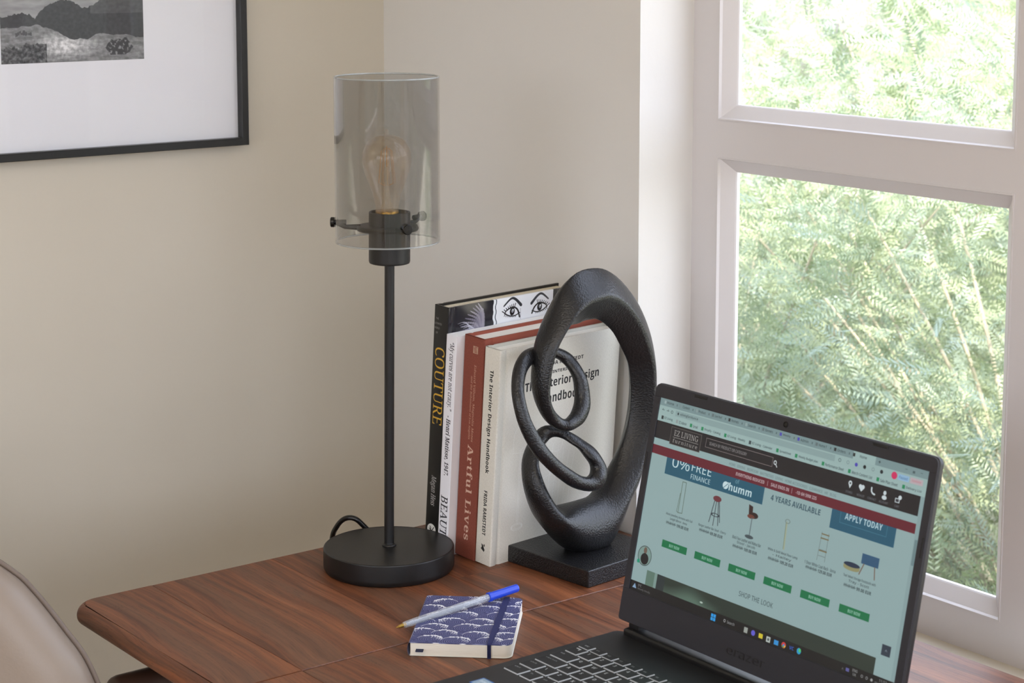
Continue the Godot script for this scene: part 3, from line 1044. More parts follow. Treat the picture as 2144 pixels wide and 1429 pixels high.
# a bound book: x away from the spine, y up, z from -thick to 0 towards the front cover
func bound(t: Node3D, w: float, h: float, thick: float, cover: Material, spine: Material, plain: Material, paper: Material, board := 0.0026, square := 0.003, hinge := true) -> void:
	var b := MB.new()
	var prof := []
	if hinge:
		prof = [Vector2(0.0015, 0.0), Vector2(0.0075, 0.0), Vector2(0.0088, -0.0006), Vector2(0.0102, -0.0015), Vector2(0.0118, -0.0015), Vector2(0.0128, -0.0006), Vector2(0.0142, 0.0), Vector2(w - 0.0006, 0.0), Vector2(w, -0.0006), Vector2(w, -board)]
	else:
		prof = [Vector2(0.0005, 0.0), Vector2(w - 0.0003, 0.0), Vector2(w, -0.0003), Vector2(w, -board)]
	for side in 2:
		b = MB.new()
		# swept along the book's height: profile x stays, profile y becomes z, sweep z becomes y
		var flip := 1.0 if side == 0 else -1.0
		b.x = Transform3D(Basis(Vector3(1, 0, 0), Vector3(0, 0, flip), Vector3(0, 1, 0)), Vector3(0, 0, 0.0 if side == 0 else -thick))
		b.sweep(prof, 0.0, h, Vector2(0, h), Vector2(1 / w, -1 / h))
		b.sweep([Vector2(w, -board), Vector2(0.002, -board)], 0.0, h, Vector2(0, h), Vector2(0.01 / w, -1 / h))
		for e in [[0.0, -1.0], [h, 1.0]]:
			var steps := prof.size() - 1
			for k in steps:
				var p: Vector2 = prof[k]
				var q: Vector2 = prof[k + 1]
				b.face([Vector3(p.x, p.y, e[0]), Vector3(q.x, q.y, e[0]), Vector3(q.x, -board, e[0]), Vector3(p.x, -board, e[0])], Vector3(0, 0, e[1]), [Vector2(p.x / w, 0.001), Vector2(q.x / w, 0.001), Vector2(q.x / w, 0.001), Vector2(p.x / w, 0.001)])
		for k in b.t.size():
			b.t[k].x = clampf(b.t[k].x, 0.002, 0.998)
			b.t[k].y = clampf(b.t[k].y, 0.001, 0.999)
		obj("front_cover" if side == 0 else "back_cover", b.mesh(cover if side == 0 else plain), t)
	# spine: slightly rounded over at its long edges
	b = MB.new()
	var rr := minf(0.0015, thick * 0.2)
	var sp := []
	for k in 5:
		var a := PI / 2 * k / 4
		sp.append(Vector2(rr * (1 - sin(a)), -rr * (1 - cos(a))))
	for k in 5:
		var a := PI / 2 * k / 4
		sp.append(Vector2(rr * (1 - cos(a)), -thick + rr * (1 - sin(a))))
	b.x = Transform3D(Basis(Vector3(1, 0, 0), Vector3(0, 0, 1), Vector3(0, 1, 0)), Vector3.ZERO)
	b.sweep(sp, 0.0, h, Vector2.ZERO, Vector2.ONE)
	for k in b.v.size():
		b.t[k] = Vector2(clampf((b.v[k].z + thick) / thick, 0.002, 0.998), clampf(1.0 - b.v[k].y / h, 0.001, 0.999))
		if b.n[k].x > 0:
			b.n[k] = -b.n[k]
	var d := board * 0.8
	for e in [[0.0, -1.0], [h, 1.0]]:
		b.face([Vector3(0.0015, 0, e[0]), Vector3(0.0015, -thick, e[0]), Vector3(d + 0.001, -thick, e[0]), Vector3(d + 0.001, 0, e[0])], Vector3(0, 0, e[1]), [Vector2(0.9, 0.002), Vector2(0.1, 0.002), Vector2(0.1, 0.002), Vector2(0.9, 0.002)])
	b.sweep([Vector2(d + 0.001, -thick + 0.001), Vector2(d + 0.001, -0.001)], 0.0, h, Vector2.ZERO, Vector2(0, 0.001))
	obj("spine", b.mesh(spine), t)
	b = MB.new()
	b.box(Vector3((d + 0.0012 + w - square) / 2, h / 2, -thick / 2), Vector3(w - square - d - 0.0012, h - square * 2, thick - board * 2))
	obj("pages", b.mesh(paper), t)

func books() -> void:
	var paper := relief(mat(c8(240, 238, 230), 0.85), streaks(), 0.02, 1.0)
	paper.uv1_triplanar = false
	paper.uv1_scale = Vector3(1, 1, 1)
	var T: Node3D
	# 1: the tall black one at the back
	T = thing("book", "tall black hardback with COUTURE in gold on its spine, farthest from the sculpture", "book", book_at(-0.2266, 0.4404), "books held up by the sculpture")
	var im := Image.create(92, 1164, false, Image.FORMAT_RGB8)
	im.fill(c8(20, 20, 20))
	var along_spine := Image.create(1164, 92, false, Image.FORMAT_RGBA8)
	along_spine.fill(c8(20, 20, 20))
	# drawn lying on its back: x runs down the spine, y from its front edge to its back edge
	write_in(along_spine, "COUTURE", "serif", c8(214, 168, 52), Rect2((290.8 - 242.3) * 4, 92 - 21.4 * 4 + 4, 91.5 * 4, 64), 0.0)
	write_in(along_spine, "Megan Hess", "serif", c8(215, 215, 215), Rect2((290.8 - 90) * 4, 30, 146, 40), 0.35)
	along_spine.rotate_90(CLOCKWISE)
	for s in [["THE", 275.0, 12], ["ILLUSTRATED", 269.2, 40], ["WORLD", 264.0, 22], ["OF", 258.6, 9]]:
		write_in(along_spine, s[0], "sans", c8(185, 185, 180), Rect2(92 - 14.2 * 4 - s[2] * 0.75 - 12, (290.8 - s[1]) * 4 - 5, s[2] * 1.5, 9))
	oval(along_spine, Vector2(92 - 10.9 * 4 - 4, (290.8 - 25.0) * 4), Vector2(29, 27), c8(225, 225, 220))
	stroke(along_spine, curve_pts([Vector2(30, 1060), Vector2(44, 1070), Vector2(36, 1078), Vector2(52, 1062), Vector2(60, 1050)], 4), 4.0, c8(25, 25, 25))
	stroke(along_spine, curve_pts([Vector2(34, 1050), Vector2(40, 1058), Vector2(36, 1070)], 4), 4.0, c8(25, 25, 25))
	bound(T, 0.2, 0.2908, 0.0229, textured(couture_cover(), 0.16), textured(along_spine, 0.3), mat(c8(20, 20, 20), 0.3), mat(c8(216, 205, 180), 0.8))
	# 2: white paperback
	T = thing("book", "slim white paperback with black italic lettering down its spine, beside the black book", "book", book_at(-0.2261, 0.4587), "books held up by the sculpture")
	var sp := Image.create(1041, 68, false, Image.FORMAT_RGBA8)
	sp.fill(c8(240, 240, 246))
	var ink := c8(24, 24, 34)
	write_in(sp, "“My curves are not crazy.”", "serif", ink, Rect2((260.2 - 252) * 4, 14, 80 * 4, 36), 0.25)
	write_in(sp, "- Henri Matisse, 1947.", "serifb", ink, Rect2((260.2 - 166) * 4, 16, 71 * 4, 34), 0.2)
	write_in(sp, "BEAUTY", "serif", ink, Rect2((260.2 - 71) * 4, 12, 58 * 4, 44), 0.12)
	sp.rotate_90(CLOCKWISE)
	bound(T, 0.18, 0.2602, 0.0171, mat(c8(236, 234, 234), 0.3), textured(sp, 0.3), mat(c8(238, 236, 236), 0.3), mat(c8(242, 242, 240), 0.8), 0.0006, 0.0002, false)
	# 3: rust red cloth
	T = thing("book", "thick rust red cloth hardback with pale lettering on its spine, third from the back", "book", book_at(-0.2111, 0.4906), "books held up by the sculpture")
	sp = Image.create(1040, 130, false, Image.FORMAT_RGBA8)
	var f := FastNoiseLite.new()
	f.frequency = 0.15
	f.fractal_octaves = 3
	for y in 130:
		for x in 1040:
			sp.set_pixel(x, y, c8(142, 73, 57).darkened(0.12 * f.get_noise_2d(x * 0.6, y * 2.5) + 0.06))
	var pale := c8(205, 165, 140)
	sp.fill_rect(Rect2i((260.1 - 249.5) * 4, 130 - 23 * 4, 34, 32), Color(pale, 1.0).darkened(0.12))
	for k in 5:
		sp.fill_rect(Rect2i((260.1 - 249.5) * 4 + 3 + k * 6, 130 - 23 * 4 + 4 + (k * 7) % 9, 3, 18), c8(142, 73, 57))
	write_in(sp, "Eduard Villum, Magnolia Motes", "serif", Color(pale, 0.85), Rect2((260.1 - 228) * 4, 44, 90 * 4, 17), 0.15)
	write_in(sp, "and the Bohemians of Los Angeles", "serif", Color(pale, 0.85), Rect2((260.1 - 214) * 4, 64, 74 * 4, 15), 0.15)
	write_in(sp, "Artful Lives", "serifb", c8(214, 178, 158), Rect2((260.1 - 134) * 4, 36, 113 * 4, 40), 0.0, 3)
	sp.rotate_90(CLOCKWISE)
	var red := relief(mat(c8(150, 78, 60), 0.8), noise_tex(0.3, 256, 3, FastNoiseLite.TYPE_SIMPLEX, 9), 0.01, 9.0)
	bound(T, 0.1961, 0.2601, 0.0324, red, textured(sp, 0.8), red, paper, 0.003, 0.0035)
	# 4: grey linen
	T = thing("book", "pale grey linen hardback titled The Interior Design Handbook, nearest the sculpture", "book", book_at(-0.2093, 0.5186), "books held up by the sculpture")
	sp = linen(1009, 99, 3)
	write_in(sp, "The Interior Design Handbook", "sansb", c8(30, 30, 30), Rect2((252.2 - 227) * 4, 36, 120 * 4, 30), 0.0)
	write_in(sp, "FRIDA RAMSTEDT", "sansb", c8(30, 30, 30), Rect2((252.2 - 86.5) * 4, 40, 52.5 * 4, 21), 0.0)
	var px := (252.2 - 23.8) * 4
	fill_poly(sp, PackedVector2Array([Vector2(px, 62), Vector2(px + 5, 52), Vector2(px + 14, 47), Vector2(px + 26, 40), Vector2(px + 37, 44), Vector2(px + 30, 54), Vector2(px + 24, 64), Vector2(px + 14, 58)]), c8(28, 28, 28))
	oval(sp, Vector2(px + 6, 44), Vector2(6, 3.5), c8(28, 28, 28))
	sp.rotate_90(CLOCKWISE)
	var cv := handbook_cover()
	var cm := textured(cv, 0.85)
	cm.heightmap_enabled = true
	cm.heightmap_texture = ImageTexture.create_from_image(linen(512, 512, 5))
	cm.heightmap_scale = 0.02
	bound(T, 0.1976, 0.2522, 0.0248, cm, textured(sp, 0.85), mat(c8(196, 194, 184), 0.85), paper, 0.0028, 0.0035)

func streaks() -> ImageTexture:
	var f := FastNoiseLite.new()
	f.frequency = 0.3
	var im := Image.create(256, 256, false, Image.FORMAT_RGB8)
	for y in 256:
		for x in 256:
			im.set_pixel(x, y, Color.WHITE * (0.5 + 0.5 * f.get_noise_2d(x * 0.02, y * 2.0)))
	return ImageTexture.create_from_image(im)

func linen(w: int, h: int, s: int) -> Image:
	var f := FastNoiseLite.new()
	f.seed = s
	f.frequency = 0.5
	f.fractal_octaves = 2
	var im := Image.create(w, h, false, Image.FORMAT_RGBA8)
	for y in h:
		for x in w:
			var v := 0.55 * f.get_noise_2d(x * 0.13, y * 1.2) + 0.45 * f.get_noise_2d(x * 1.2 + 300, y * 0.13)
			im.set_pixel(x, y, c8(224, 221, 210).lerp(c8(188, 185, 174) if v < 0 else c8(242, 240, 231), clampf(absf(v) * 0.85, 0, 0.6)))
	return im

func handbook_cover() -> Image:
	# 5 pixels to the millimetre: 988 x 1261
	var im := linen(988, 1261, 8)
	var k := 5.0
	var dark := c8(34, 34, 34)
	write_in(im, "FRIDA RAMSTEDT", "sansb", dark, Rect2(71 * k, (252.2 - 227.3) * k, 64.5 * k, 4.4 * k))
	write_in(im, "INTERIOR", "sansb", dark, Rect2(85 * k, (252.2 - 216.5) * k, 34 * k, 3.6 * k))
	write_in(im, "The Interior Design", "sansb", dark, Rect2(41.5 * k, (252.2 - 208.3) * k, 122 * k, 14.2 * k))
	write_in(im, "Handbook", "sansb", dark, Rect2(70 * k, (252.2 - 190.0) * k, 66 * k, 11.5 * k))
	# furniture drawn in thin white line
	var wht := Color(0.95, 0.95, 0.93, 0.85)
	var at := func(mm: Vector2) -> Vector2: return Vector2(mm.x * k, (252.2 - mm.y) * k)
	stroke(im, [at.call(Vector2(39, 42)), at.call(Vector2(39, 130)), at.call(Vector2(46, 133))], 2.0, wht)
	stroke(im, [at.call(Vector2(41, 42)), at.call(Vector2(41, 126))], 2.0, wht)
	oval(im, at.call(Vector2(39.5, 40)), Vector2(9.2 * k, 3.4 * k), wht, 2.0)
	oval(im, at.call(Vector2(39.5, 38.5)), Vector2(9.2 * k, 3.4 * k), wht, 2.0)
	stroke(im, curve_pts([at.call(Vector2(28, 128)), at.call(Vector2(29, 150)), at.call(Vector2(38, 158)), at.call(Vector2(52, 154)), at.call(Vector2(60, 128)), at.call(Vector2(28, 128))], 5), 2.0, wht)
	for q in 5:
		var x0 := 84.0 + q * 9
		stroke(im, [at.call(Vector2(x0, 30)), at.call(Vector2(x0 + 4, 78)), at.call(Vector2(x0 + 9, 128 - q * 4))], 1.8, wht)
	stroke(im, curve_pts([at.call(Vector2(70, 60)), at.call(Vector2(76, 84)), at.call(Vector2(90, 92)), at.call(Vector2(118, 96)), at.call(Vector2(134, 84)), at.call(Vector2(138, 60))], 6), 2.0, wht)
	stroke(im, curve_pts([at.call(Vector2(66, 108)), at.call(Vector2(84, 120)), at.call(Vector2(104, 118)), at.call(Vector2(112, 136)), at.call(Vector2(130, 142))], 6), 2.0, wht)
	oval(im, at.call(Vector2(84, 108)), Vector2(5 * k, 3 * k), wht, 2.0)
	return im

func couture_cover() -> Image:
	# 4 pixels to the millimetre: 800 x 1163; only the top strip shows above the other books
	var im := Image.create(800, 1163, false, Image.FORMAT_RGBA8)
	im.fill(c8(40, 40, 46))
	var at := func(mm: Vector2) -> Vector2: return Vector2(mm.x * 4, (290.8 - mm.y) * 4)
	im.fill_rect(Rect2i(302, 0, 378, 1163), c8(236, 238, 241))
	im.fill_rect(Rect2i(680, 0, 24, 1163), c8(20, 20, 24))
	im.fill_rect(Rect2i(704, 0, 96, 1163), c8(70, 70, 74))
	for y in 300:
		var edge := 290.0 + 14.0 * smoothstep(60.0, 190.0, float(y)) + 3.0 * sin(y * 0.13)
		for x in range(284, 318):
			im.set_pixel(x, y, c8(40, 40, 46) if x < edge - 6 else (c8(236, 240, 243) if x < edge + 9 else (c8(28, 40, 56) if x < edge + 14 else c8(236, 238, 241))))
	# a plume of feathers on the dark part
	for q in 15:
		var a := -0.5 + q * 0.13
		var base := at.call(Vector2(66 - q * 0.8, 243 + q * 0.4)) as Vector2
		var tip := base + Vector2(-cos(a) * (190 - 6 * absf(q - 4.0)), -sin(a) * 150 - 20)
		var mid := (base + tip) / 2 + Vector2(20, -26)
		stroke(im, curve_pts([base, mid, tip], 7), 26.0, Color(c8(128 + (q % 3) * 14, 124 + (q % 3) * 14, 140 + (q % 3) * 12), 0.75), 3.0)
	for q in 8:
		var base := at.call(Vector2(60 - q * 3, 246 + q * 1.2)) as Vector2
		stroke(im, curve_pts([base, base + Vector2(-40, -40 - q * 3), base + Vector2(-92, -34 - q * 4)], 6), 5.0, Color(0.8, 0.8, 0.85, 0.8), 1.0)
	oval(im, at.call(Vector2(54, 281)) as Vector2, Vector2(8, 9), c8(150, 148, 158))
	# two drawn eyes
	var ink := c8(22, 24, 28)
	for e in [[Vector2(102.6, 273.4), -1.0], [Vector2(148.0, 273.0), 1.0]]:
		var c: Vector2 = at.call(e[0])
		var s: float = e[1]
		stroke(im, curve_pts([c + Vector2(-s * 50, 26 if s > 0 else 34), c + Vector2(-s * 34, -2), c + Vector2(-s * 4, -18), c + Vector2(s * 36, -8), c + Vector2(s * 50, 8)], 6), 9.0, ink, 5.0)
		stroke(im, curve_pts([c + Vector2(-s * 50, 14), c + Vector2(-s * 20, 24), c + Vector2(s * 16, 22), c + Vector2(s * 48, 6)], 6), 5.0, ink)
		oval(im, c + Vector2(0, 2), Vector2(16, 19), ink)
		oval(im, c + Vector2(2, 0), Vector2(8, 9), c8(150, 152, 158))
		oval(im, c + Vector2(5, -5), Vector2(4, 4), c8(245, 245, 245))
		for q in 8:
			var f := q / 7.0
			var p := c + Vector2(s * lerpf(-14, 50, f), lerpf(-18, 4, f * f))
			stroke(im, [p, p + Vector2(s * lerpf(-6, 16, f), -16 + 6 * f)], 4.0, ink, 1.5)
			var p2 := c + Vector2(s * lerpf(-20, 44, f), 22 - 12 * f * f)
			stroke(im, [p2, p2 + Vector2(s * lerpf(-4, 8, f), 9)], 3.0, ink, 1.0)
		var bc: Vector2 = c + Vector2(s * 2, -48)
		stroke(im, curve_pts([bc + Vector2(-s * 58, 26), bc + Vector2(-s * 20, -6), bc + Vector2(s * 10, -12), bc + Vector2(s * 54, 18)], 8), 15.0, c8(50, 52, 58), 7.0)
	stroke(im, [at.call(Vector2(116, 275)), at.call(Vector2(117, 262))], 2.0, c8(130, 130, 136))
	return im

# ------------------------------------------------------------------ sculpture
func sculpture() -> void:
	var yaw := deg_to_rad(6.0)
	var t := thing("sculpture", "black knotted ring sculpture on a square plinth in front of the books", "sculpture", Transform3D(Basis(Vector3.UP, yaw), Vector3(-0.1127, 0.75, 0.5725)))
	var cast := relief(mat(c8(27, 27, 29), 0.34), noise_tex(0.09, 512, 4, FastNoiseLite.TYPE_SIMPLEX, 4), 0.05, 7.0)
	var b := MB.new()
	b.rbox(Vector3(0, 0.00975, 0), Vector3(0.125, 0.0195, 0.1285), 0.0014, 2)
	obj("plinth", b.mesh(cast), t)
	# the outline of the casting in its own plane: outer x, y, inner x, y, offset, half depth, ridge
	var s := [-34,5,-38,55,0,28.2,0.0,-7,-8,-22,55,0,29.1,0.1,21,-8,-5,55,0,28.6,0.1,39,8,16,57,0,27.6,0.2,57,34,34,72,0,26.3,0.4,75,51,46,88,0,24.8,0.6,88,70,55,103,0,23.2,0.8,99,100,65,121,0,22.1,0.9,107,128,71,142,0,21.6,1.0,112,158,73,165,0,21.5,1.0,114,180,71,186,0,21.5,1.0,112,202,67,203,0,21.6,1.0,106,227,56,221,0,21.8,1.0,95,251,43,240,0,22.4,1.0,79,275,28,253,0,23.2,1.0,55,299,15,260,0,23.9,1.0,31,314,6,261,0,24.7,1.0,9,319,-4,261,0,25.2,1.0,-17,317,-15,259,0,25.2,1.0,-39,303,-25,259,0,24.3,0.8,-53,281,-37,257,0,22.7,0.7,-64,262,-48,248,0,20.5,0.5,-74,243,-56,236,0,17.8,0.3,-79,222,-62,219,0,15.3,0.2,-81,202,-65,200,0,13.4,0.0,-79,185,-65,184,1,11.8,0.0,-75,170,-60,171,3,10.1,0.0,-67,157,-50,161,4,8.3,0.0,-55,147,-45,157,7,7.2,0.0,-43,143,-41,157,10,7.4,0.0,-29,144,-35,159,9,8.2,0.0,-16,149,-29,163,8,9.1,0.0,-4,162,-22,171,5,9.4,0.0,-0,177,-18,181,1,9.0,0.0,-1,194,-18,196,-2,8.4,0.0,-4,209,-21,208,-9,7.7,0.0,-10,221,-25,215,-16,7.0,0.0,-23,229,-33,220,-19,6.4,0.0,-43,235,-45,223,-21,6.5,0.0,-68,237,-61,222,-18,7.3,0.0,-85,235,-73,221,-14,7.9,0.0,-98,227,-86,216,-10,8.0,0.0,-107,217,-94,209,-6,7.7,0.0,-113,203,-99,199,-2,7.3,0.0,-117,188,-103,189,4,7.3,0.0,-116,167,-101,169,10,7.7,0.0,-110,147,-92,149,15,8.1,0.0,-100,128,-80,130,20,8.3,0.0,-84,111,-65,115,22,8.2,0.0,-68,97,-52,105,24,8.0,0.0,-48,83,-37,95,25,8.1,0.0,-24,74,-26,91,26,8.6,0.0,-7,75,-21,91,26,9.5,0.0,1,84,-17,94,26,10.0,0.0,6,95,-14,101,22,9.8,0.0,2,108,-20,111,18,9.3,0.0,-2,118,-23,119,11,8.5,0.0,-10,126,-29,125,4,7.2,0.0,-21,135,-34,130,-3,6.3,0.0,-36,143,-39,132,-10,6.4,0.0,-49,146,-45,131,-15,7.5,0.0,-58,139,-49,125,-20,9.1,0.0,-70,125,-60,119,-19,10.6,0.0,-77,110,-65,107,-18,12.1,0.0,-82,94,-66,95,-13,14.0,0.0,-81,74,-63,79,-8,16.8,0.0,-73,52,-56,63,-4,20.7,0.0,-61,34,-50,54,0,25.2,0.0]
	var ctrl := []
	for k in range(0, s.size(), 7):
		ctrl.append(s.slice(k, k + 7))
	var rows := []
	var cnt := ctrl.size()
	const SEG := 40
	for k in cnt:
		for f4 in 3:
			var f := f4 / 3.0
			var r := []
			for e in 7:
				var p0: float = ctrl[(k - 1 + cnt) % cnt][e]
				var p1: float = ctrl[k][e]
				var p2: float = ctrl[(k + 1) % cnt][e]
				var p3: float = ctrl[(k + 2) % cnt][e]
				r.append(0.5 * (2 * p1 + (p2 - p0) * f + (2 * p0 - 5 * p1 + 4 * p2 - p3) * f * f + (3 * p1 - p0 - 3 * p2 + p3) * f * f * f))
			var o := Vector2(r[0], r[1])
			var n := Vector2(r[2], r[3])
			var c := (o + n) / 2
			var lat := (n - o) / 2
			var row := PackedVector3Array()
			for q in SEG:
				var phi := TAU * q / SEG
				var sx := -cos(phi)
				var g := sin(phi)
				var k2: float = clampf(r[6], 0, 1)
				g = lerpf(g, signf(g) * pow(1.0 - absf(sx), 0.82), k2)
				var p := c + lat * sx
				row.append(Vector3(p.x, maxf(p.y, -2.0), r[4] + r[5] * g) / 1000.0)
			rows.append(row)
	b = MB.new()
	b.x = Transform3D(Basis(), Vector3(0, 0.0195, 0))
	b.grid(rows, true, true)
	# which way the grid faces
	var mid := Vector3.ZERO
	for p in rows[30]:
		mid += p
	mid /= SEG
	if (b.x.basis * Vector3(0, 0, 1)).dot(b.n[30 * (SEG + 1) + SEG / 4]) < 0:
		for k in b.n.size():
			b.n[k] = -b.n[k]
	obj("knot", b.mesh(cast), t).set_meta("label", "black cast ring tied in a knot")

# ------------------------------------------------------------------ notebook and pen
func wave_print() -> Image:
	# navy with fine pale wave lines and white crests, drawn motif over motif
	var w := 640
	var h := 872
	var im := Image.create(w, h, false, Image.FORMAT_RGBA8)
	var rng := RandomNumberGenerator.new()
	rng.seed = 21
	var nz := FastNoiseLite.new()
	nz.seed = 3
	nz.frequency = 0.012
	nz.fractal_octaves = 2
	var navy := c8(52, 55, 104)
	var line := c8(150, 154, 190)
	var wht := c8(240, 240, 244)
	for y in h:
		for x in w:
			var ph := (y + 46.0 * nz.get_noise_2d(x, y) + 14.0 * sin(x * 0.012)) / 11.0
			var v := absf(fposmod(ph, 1.0) - 0.5) * 2.0
			im.set_pixel(x, y, navy.lerp(line, clampf((v - 0.62) * 4.0, 0, 1) * 0.75))
	var motifs := []
	for r in 8:
		for c in 4:
			motifs.append([Vector2(40 + c * 180 + (90 if r % 2 else 0) + rng.randf_range(-30, 30), 40 + r * 112 + rng.randf_range(-22, 22)), rng.randf_range(62, 84), 1.0 if rng.randf() < 0.65 else -1.0])
	for m in motifs:
		var c: Vector2 = m[0]
		var r0: float = m[1]
		var sd: float = m[2]
		# body of the wave: nested arcs
		for y in range(maxi(0, int(c.y - r0)), mini(h, int(c.y + r0 * 0.55))):
			for x in range(maxi(0, int(c.x - r0 * 1.25)), mini(w, int(c.x + r0 * 1.25))):
				var d := Vector2((x - c.x) / 1.25, y - c.y)
				var l := d.length()
				if l < r0:
					var v := absf(fposmod(l / 11.0, 1.0) - 0.5) * 2.0
					var fade := clampf((c.y + r0 * 0.55 - y) / 26.0, 0, 1) * clampf((r0 - l) / 3.0, 0, 1)
					im.set_pixel(x, y, im.get_pixel(x, y).lerp(navy.lerp(line, clampf((v - 0.60) * 4.0, 0, 1) * 0.8), fade))
		# the curling crest: a bright rim, fingers of foam, spots of spray
		var rim := []
		for q in 10:
			var a := lerpf(-2.9, -0.5, q / 9.0)
			rim.append(c + Vector2(cos(a) * r0 * 1.22 * sd, sin(a) * r0))
		stroke(im, rim, 3.0, wht, 8.0)
		for q in 7:
			var a := lerpf(-2.0, -0.55, q / 6.0)
			var p := c + Vector2(cos(a) * r0 * 1.2 * sd, sin(a) * r0)
			oval(im, p + Vector2(rng.randf_range(-4, 4), rng.randf_range(-5, 3)), Vector2(rng.randf_range(8, 13), rng.randf_range(7, 10)), wht)
			if q > 1:
				stroke(im, curve_pts([p, p + Vector2(sd * 9, 12), p + Vector2(sd * 3, 24 + (q % 3) * 6)], 4), 7.0, wht, 3.0)
		for q in 3:
			stroke(im, curve_pts([c + Vector2(sd * (34 + q * 17), -r0 * 0.50 + q * 10), c + Vector2(sd * (48 + q * 16), -r0 * 0.3 + q * 9), c + Vector2(sd * (40 + q * 15), -r0 * 0.06 + q * 8)], 4), 4.0, wht, 2.0)
	return im

func notebook() -> void:
	const W := 0.102
	const L := 0.139
	const H := 0.014
	var t := thing("notebook", "small navy notebook with white wave print and elastic band, under the pen", "notebook", Transform3D(Basis(Vector3.UP, deg_to_rad(-42.5)), Vector3(-0.4368, 0.75, 0.6886)))
	# plan: x to the fore edge, polygon y runs away from the viewer; laid flat by turning y to -z
	var lay := Basis(Vector3(1, 0, 0), Vector3(0, 0, -1), Vector3(0, 1, 0))
	var outline := rounded_rect(Vector2(0, 0), Vector2(W, L), [0.0015, 0.0085, 0.0085, 0.0015], 7)
	var prnt := textured(wave_print(), 0.5)
	var b := MB.new()
	b.x = Transform3D(lay, Vector3(0, H - 0.0009, 0))
	b.prism(outline, 0.0, 0.0009, 0.0003, Rect2(0, 0, W, L))
	obj("front_cover", b.mesh(prnt), t)
	b = MB.new()
	b.x = Transform3D(lay, Vector3.ZERO)
	b.prism(outline, 0.0, 0.0009, 0.0003, Rect2(0, 0, W, L))
	obj("back_cover", b.mesh(mat(c8(226, 224, 214), 0.6)), t)
	# rounded spine
	b = MB.new()
	var rows := []
	for k in 9:
		var a := PI / 2 + PI * k / 8
		rows.append(PackedVector3Array([Vector3(cos(a) * 0.0026 + 0.0006, H / 2 + sin(a) * (H / 2 - 0.0001), 0), Vector3(cos(a) * 0.0026 + 0.0006, H / 2 + sin(a) * (H / 2 - 0.0001), -L)]))
	b.grid(rows, false, false)
	obj("spine", b.mesh(mat(c8(120, 122, 150), 0.6)), t)
	b = MB.new()
	b.x = Transform3D(lay, Vector3.ZERO)
	b.prism(rounded_rect(Vector2(0.0008, 0.0006), Vector2(W - 0.0006, L - 0.0006), [0.001, 0.008, 0.008, 0.001], 7), 0.0009, H - 0.0009)
	obj("pages", b.mesh(relief(mat(c8(238, 232, 218), 0.85), page_lines(), 0.03, 24.0)), t)
	# elastic: over the top, down both ends and below
	b = MB.new()
	var x0 := 0.0795
	var x1 := 0.0850
	var z0 := 0.0012
	var path := [[Vector3(x0, 0.0006, z0), 0.0038], [Vector3(x0, H + 0.0006, z0), 0.0038], [Vector3(x0 + 0.0006, H + 0.0012, -0.006), 0.0050], [Vector3(x0 + 0.0018, H + 0.0011, -0.035), 0.0062], [Vector3(x1, H + 0.0011, -L + 0.006), 0.0066], [Vector3(x1, H + 0.0006, -L - 0.0012), 0.0055], [Vector3(x1, 0.0004, -L - 0.0012), 0.0055]]
	for side in [0.0, 0.0008]:
		var rws := []
		for p in path:
			var wd: float = p[1]
			var lift := Vector3(0, -side, 0)
			rws.append(PackedVector3Array([p[0] + Vector3(-wd / 2, 0, 0) + lift, p[0] + lift, p[0] + Vector3(wd / 2, 0, 0) + lift]))
		b.grid(rws)
	obj("elastic_band", b.mesh(relief(mat(c8(38, 42, 92), 0.8), streaks(), 0.02, 60.0)), t)
	b = MB.new()
	b.box(Vector3(0.0105, 0.0066, 0.0022), Vector3(0.0075, 0.0012, 0.006))
	obj("ribbon", b.mesh(mat(c8(28, 34, 66), 0.8)), t)

func page_lines() -> ImageTexture:
	var f := FastNoiseLite.new()
	f.frequency = 0.4
	var im := Image.create(256, 256, false, Image.FORMAT_RGB8)
	for y in 256:
		for x in 256:
			im.set_pixel(x, y, Color.WHITE * (0.5 + 0.5 * f.get_noise_2d(x * 0.01, y * 1.5)))
	return ImageTexture.create_from_image(im)

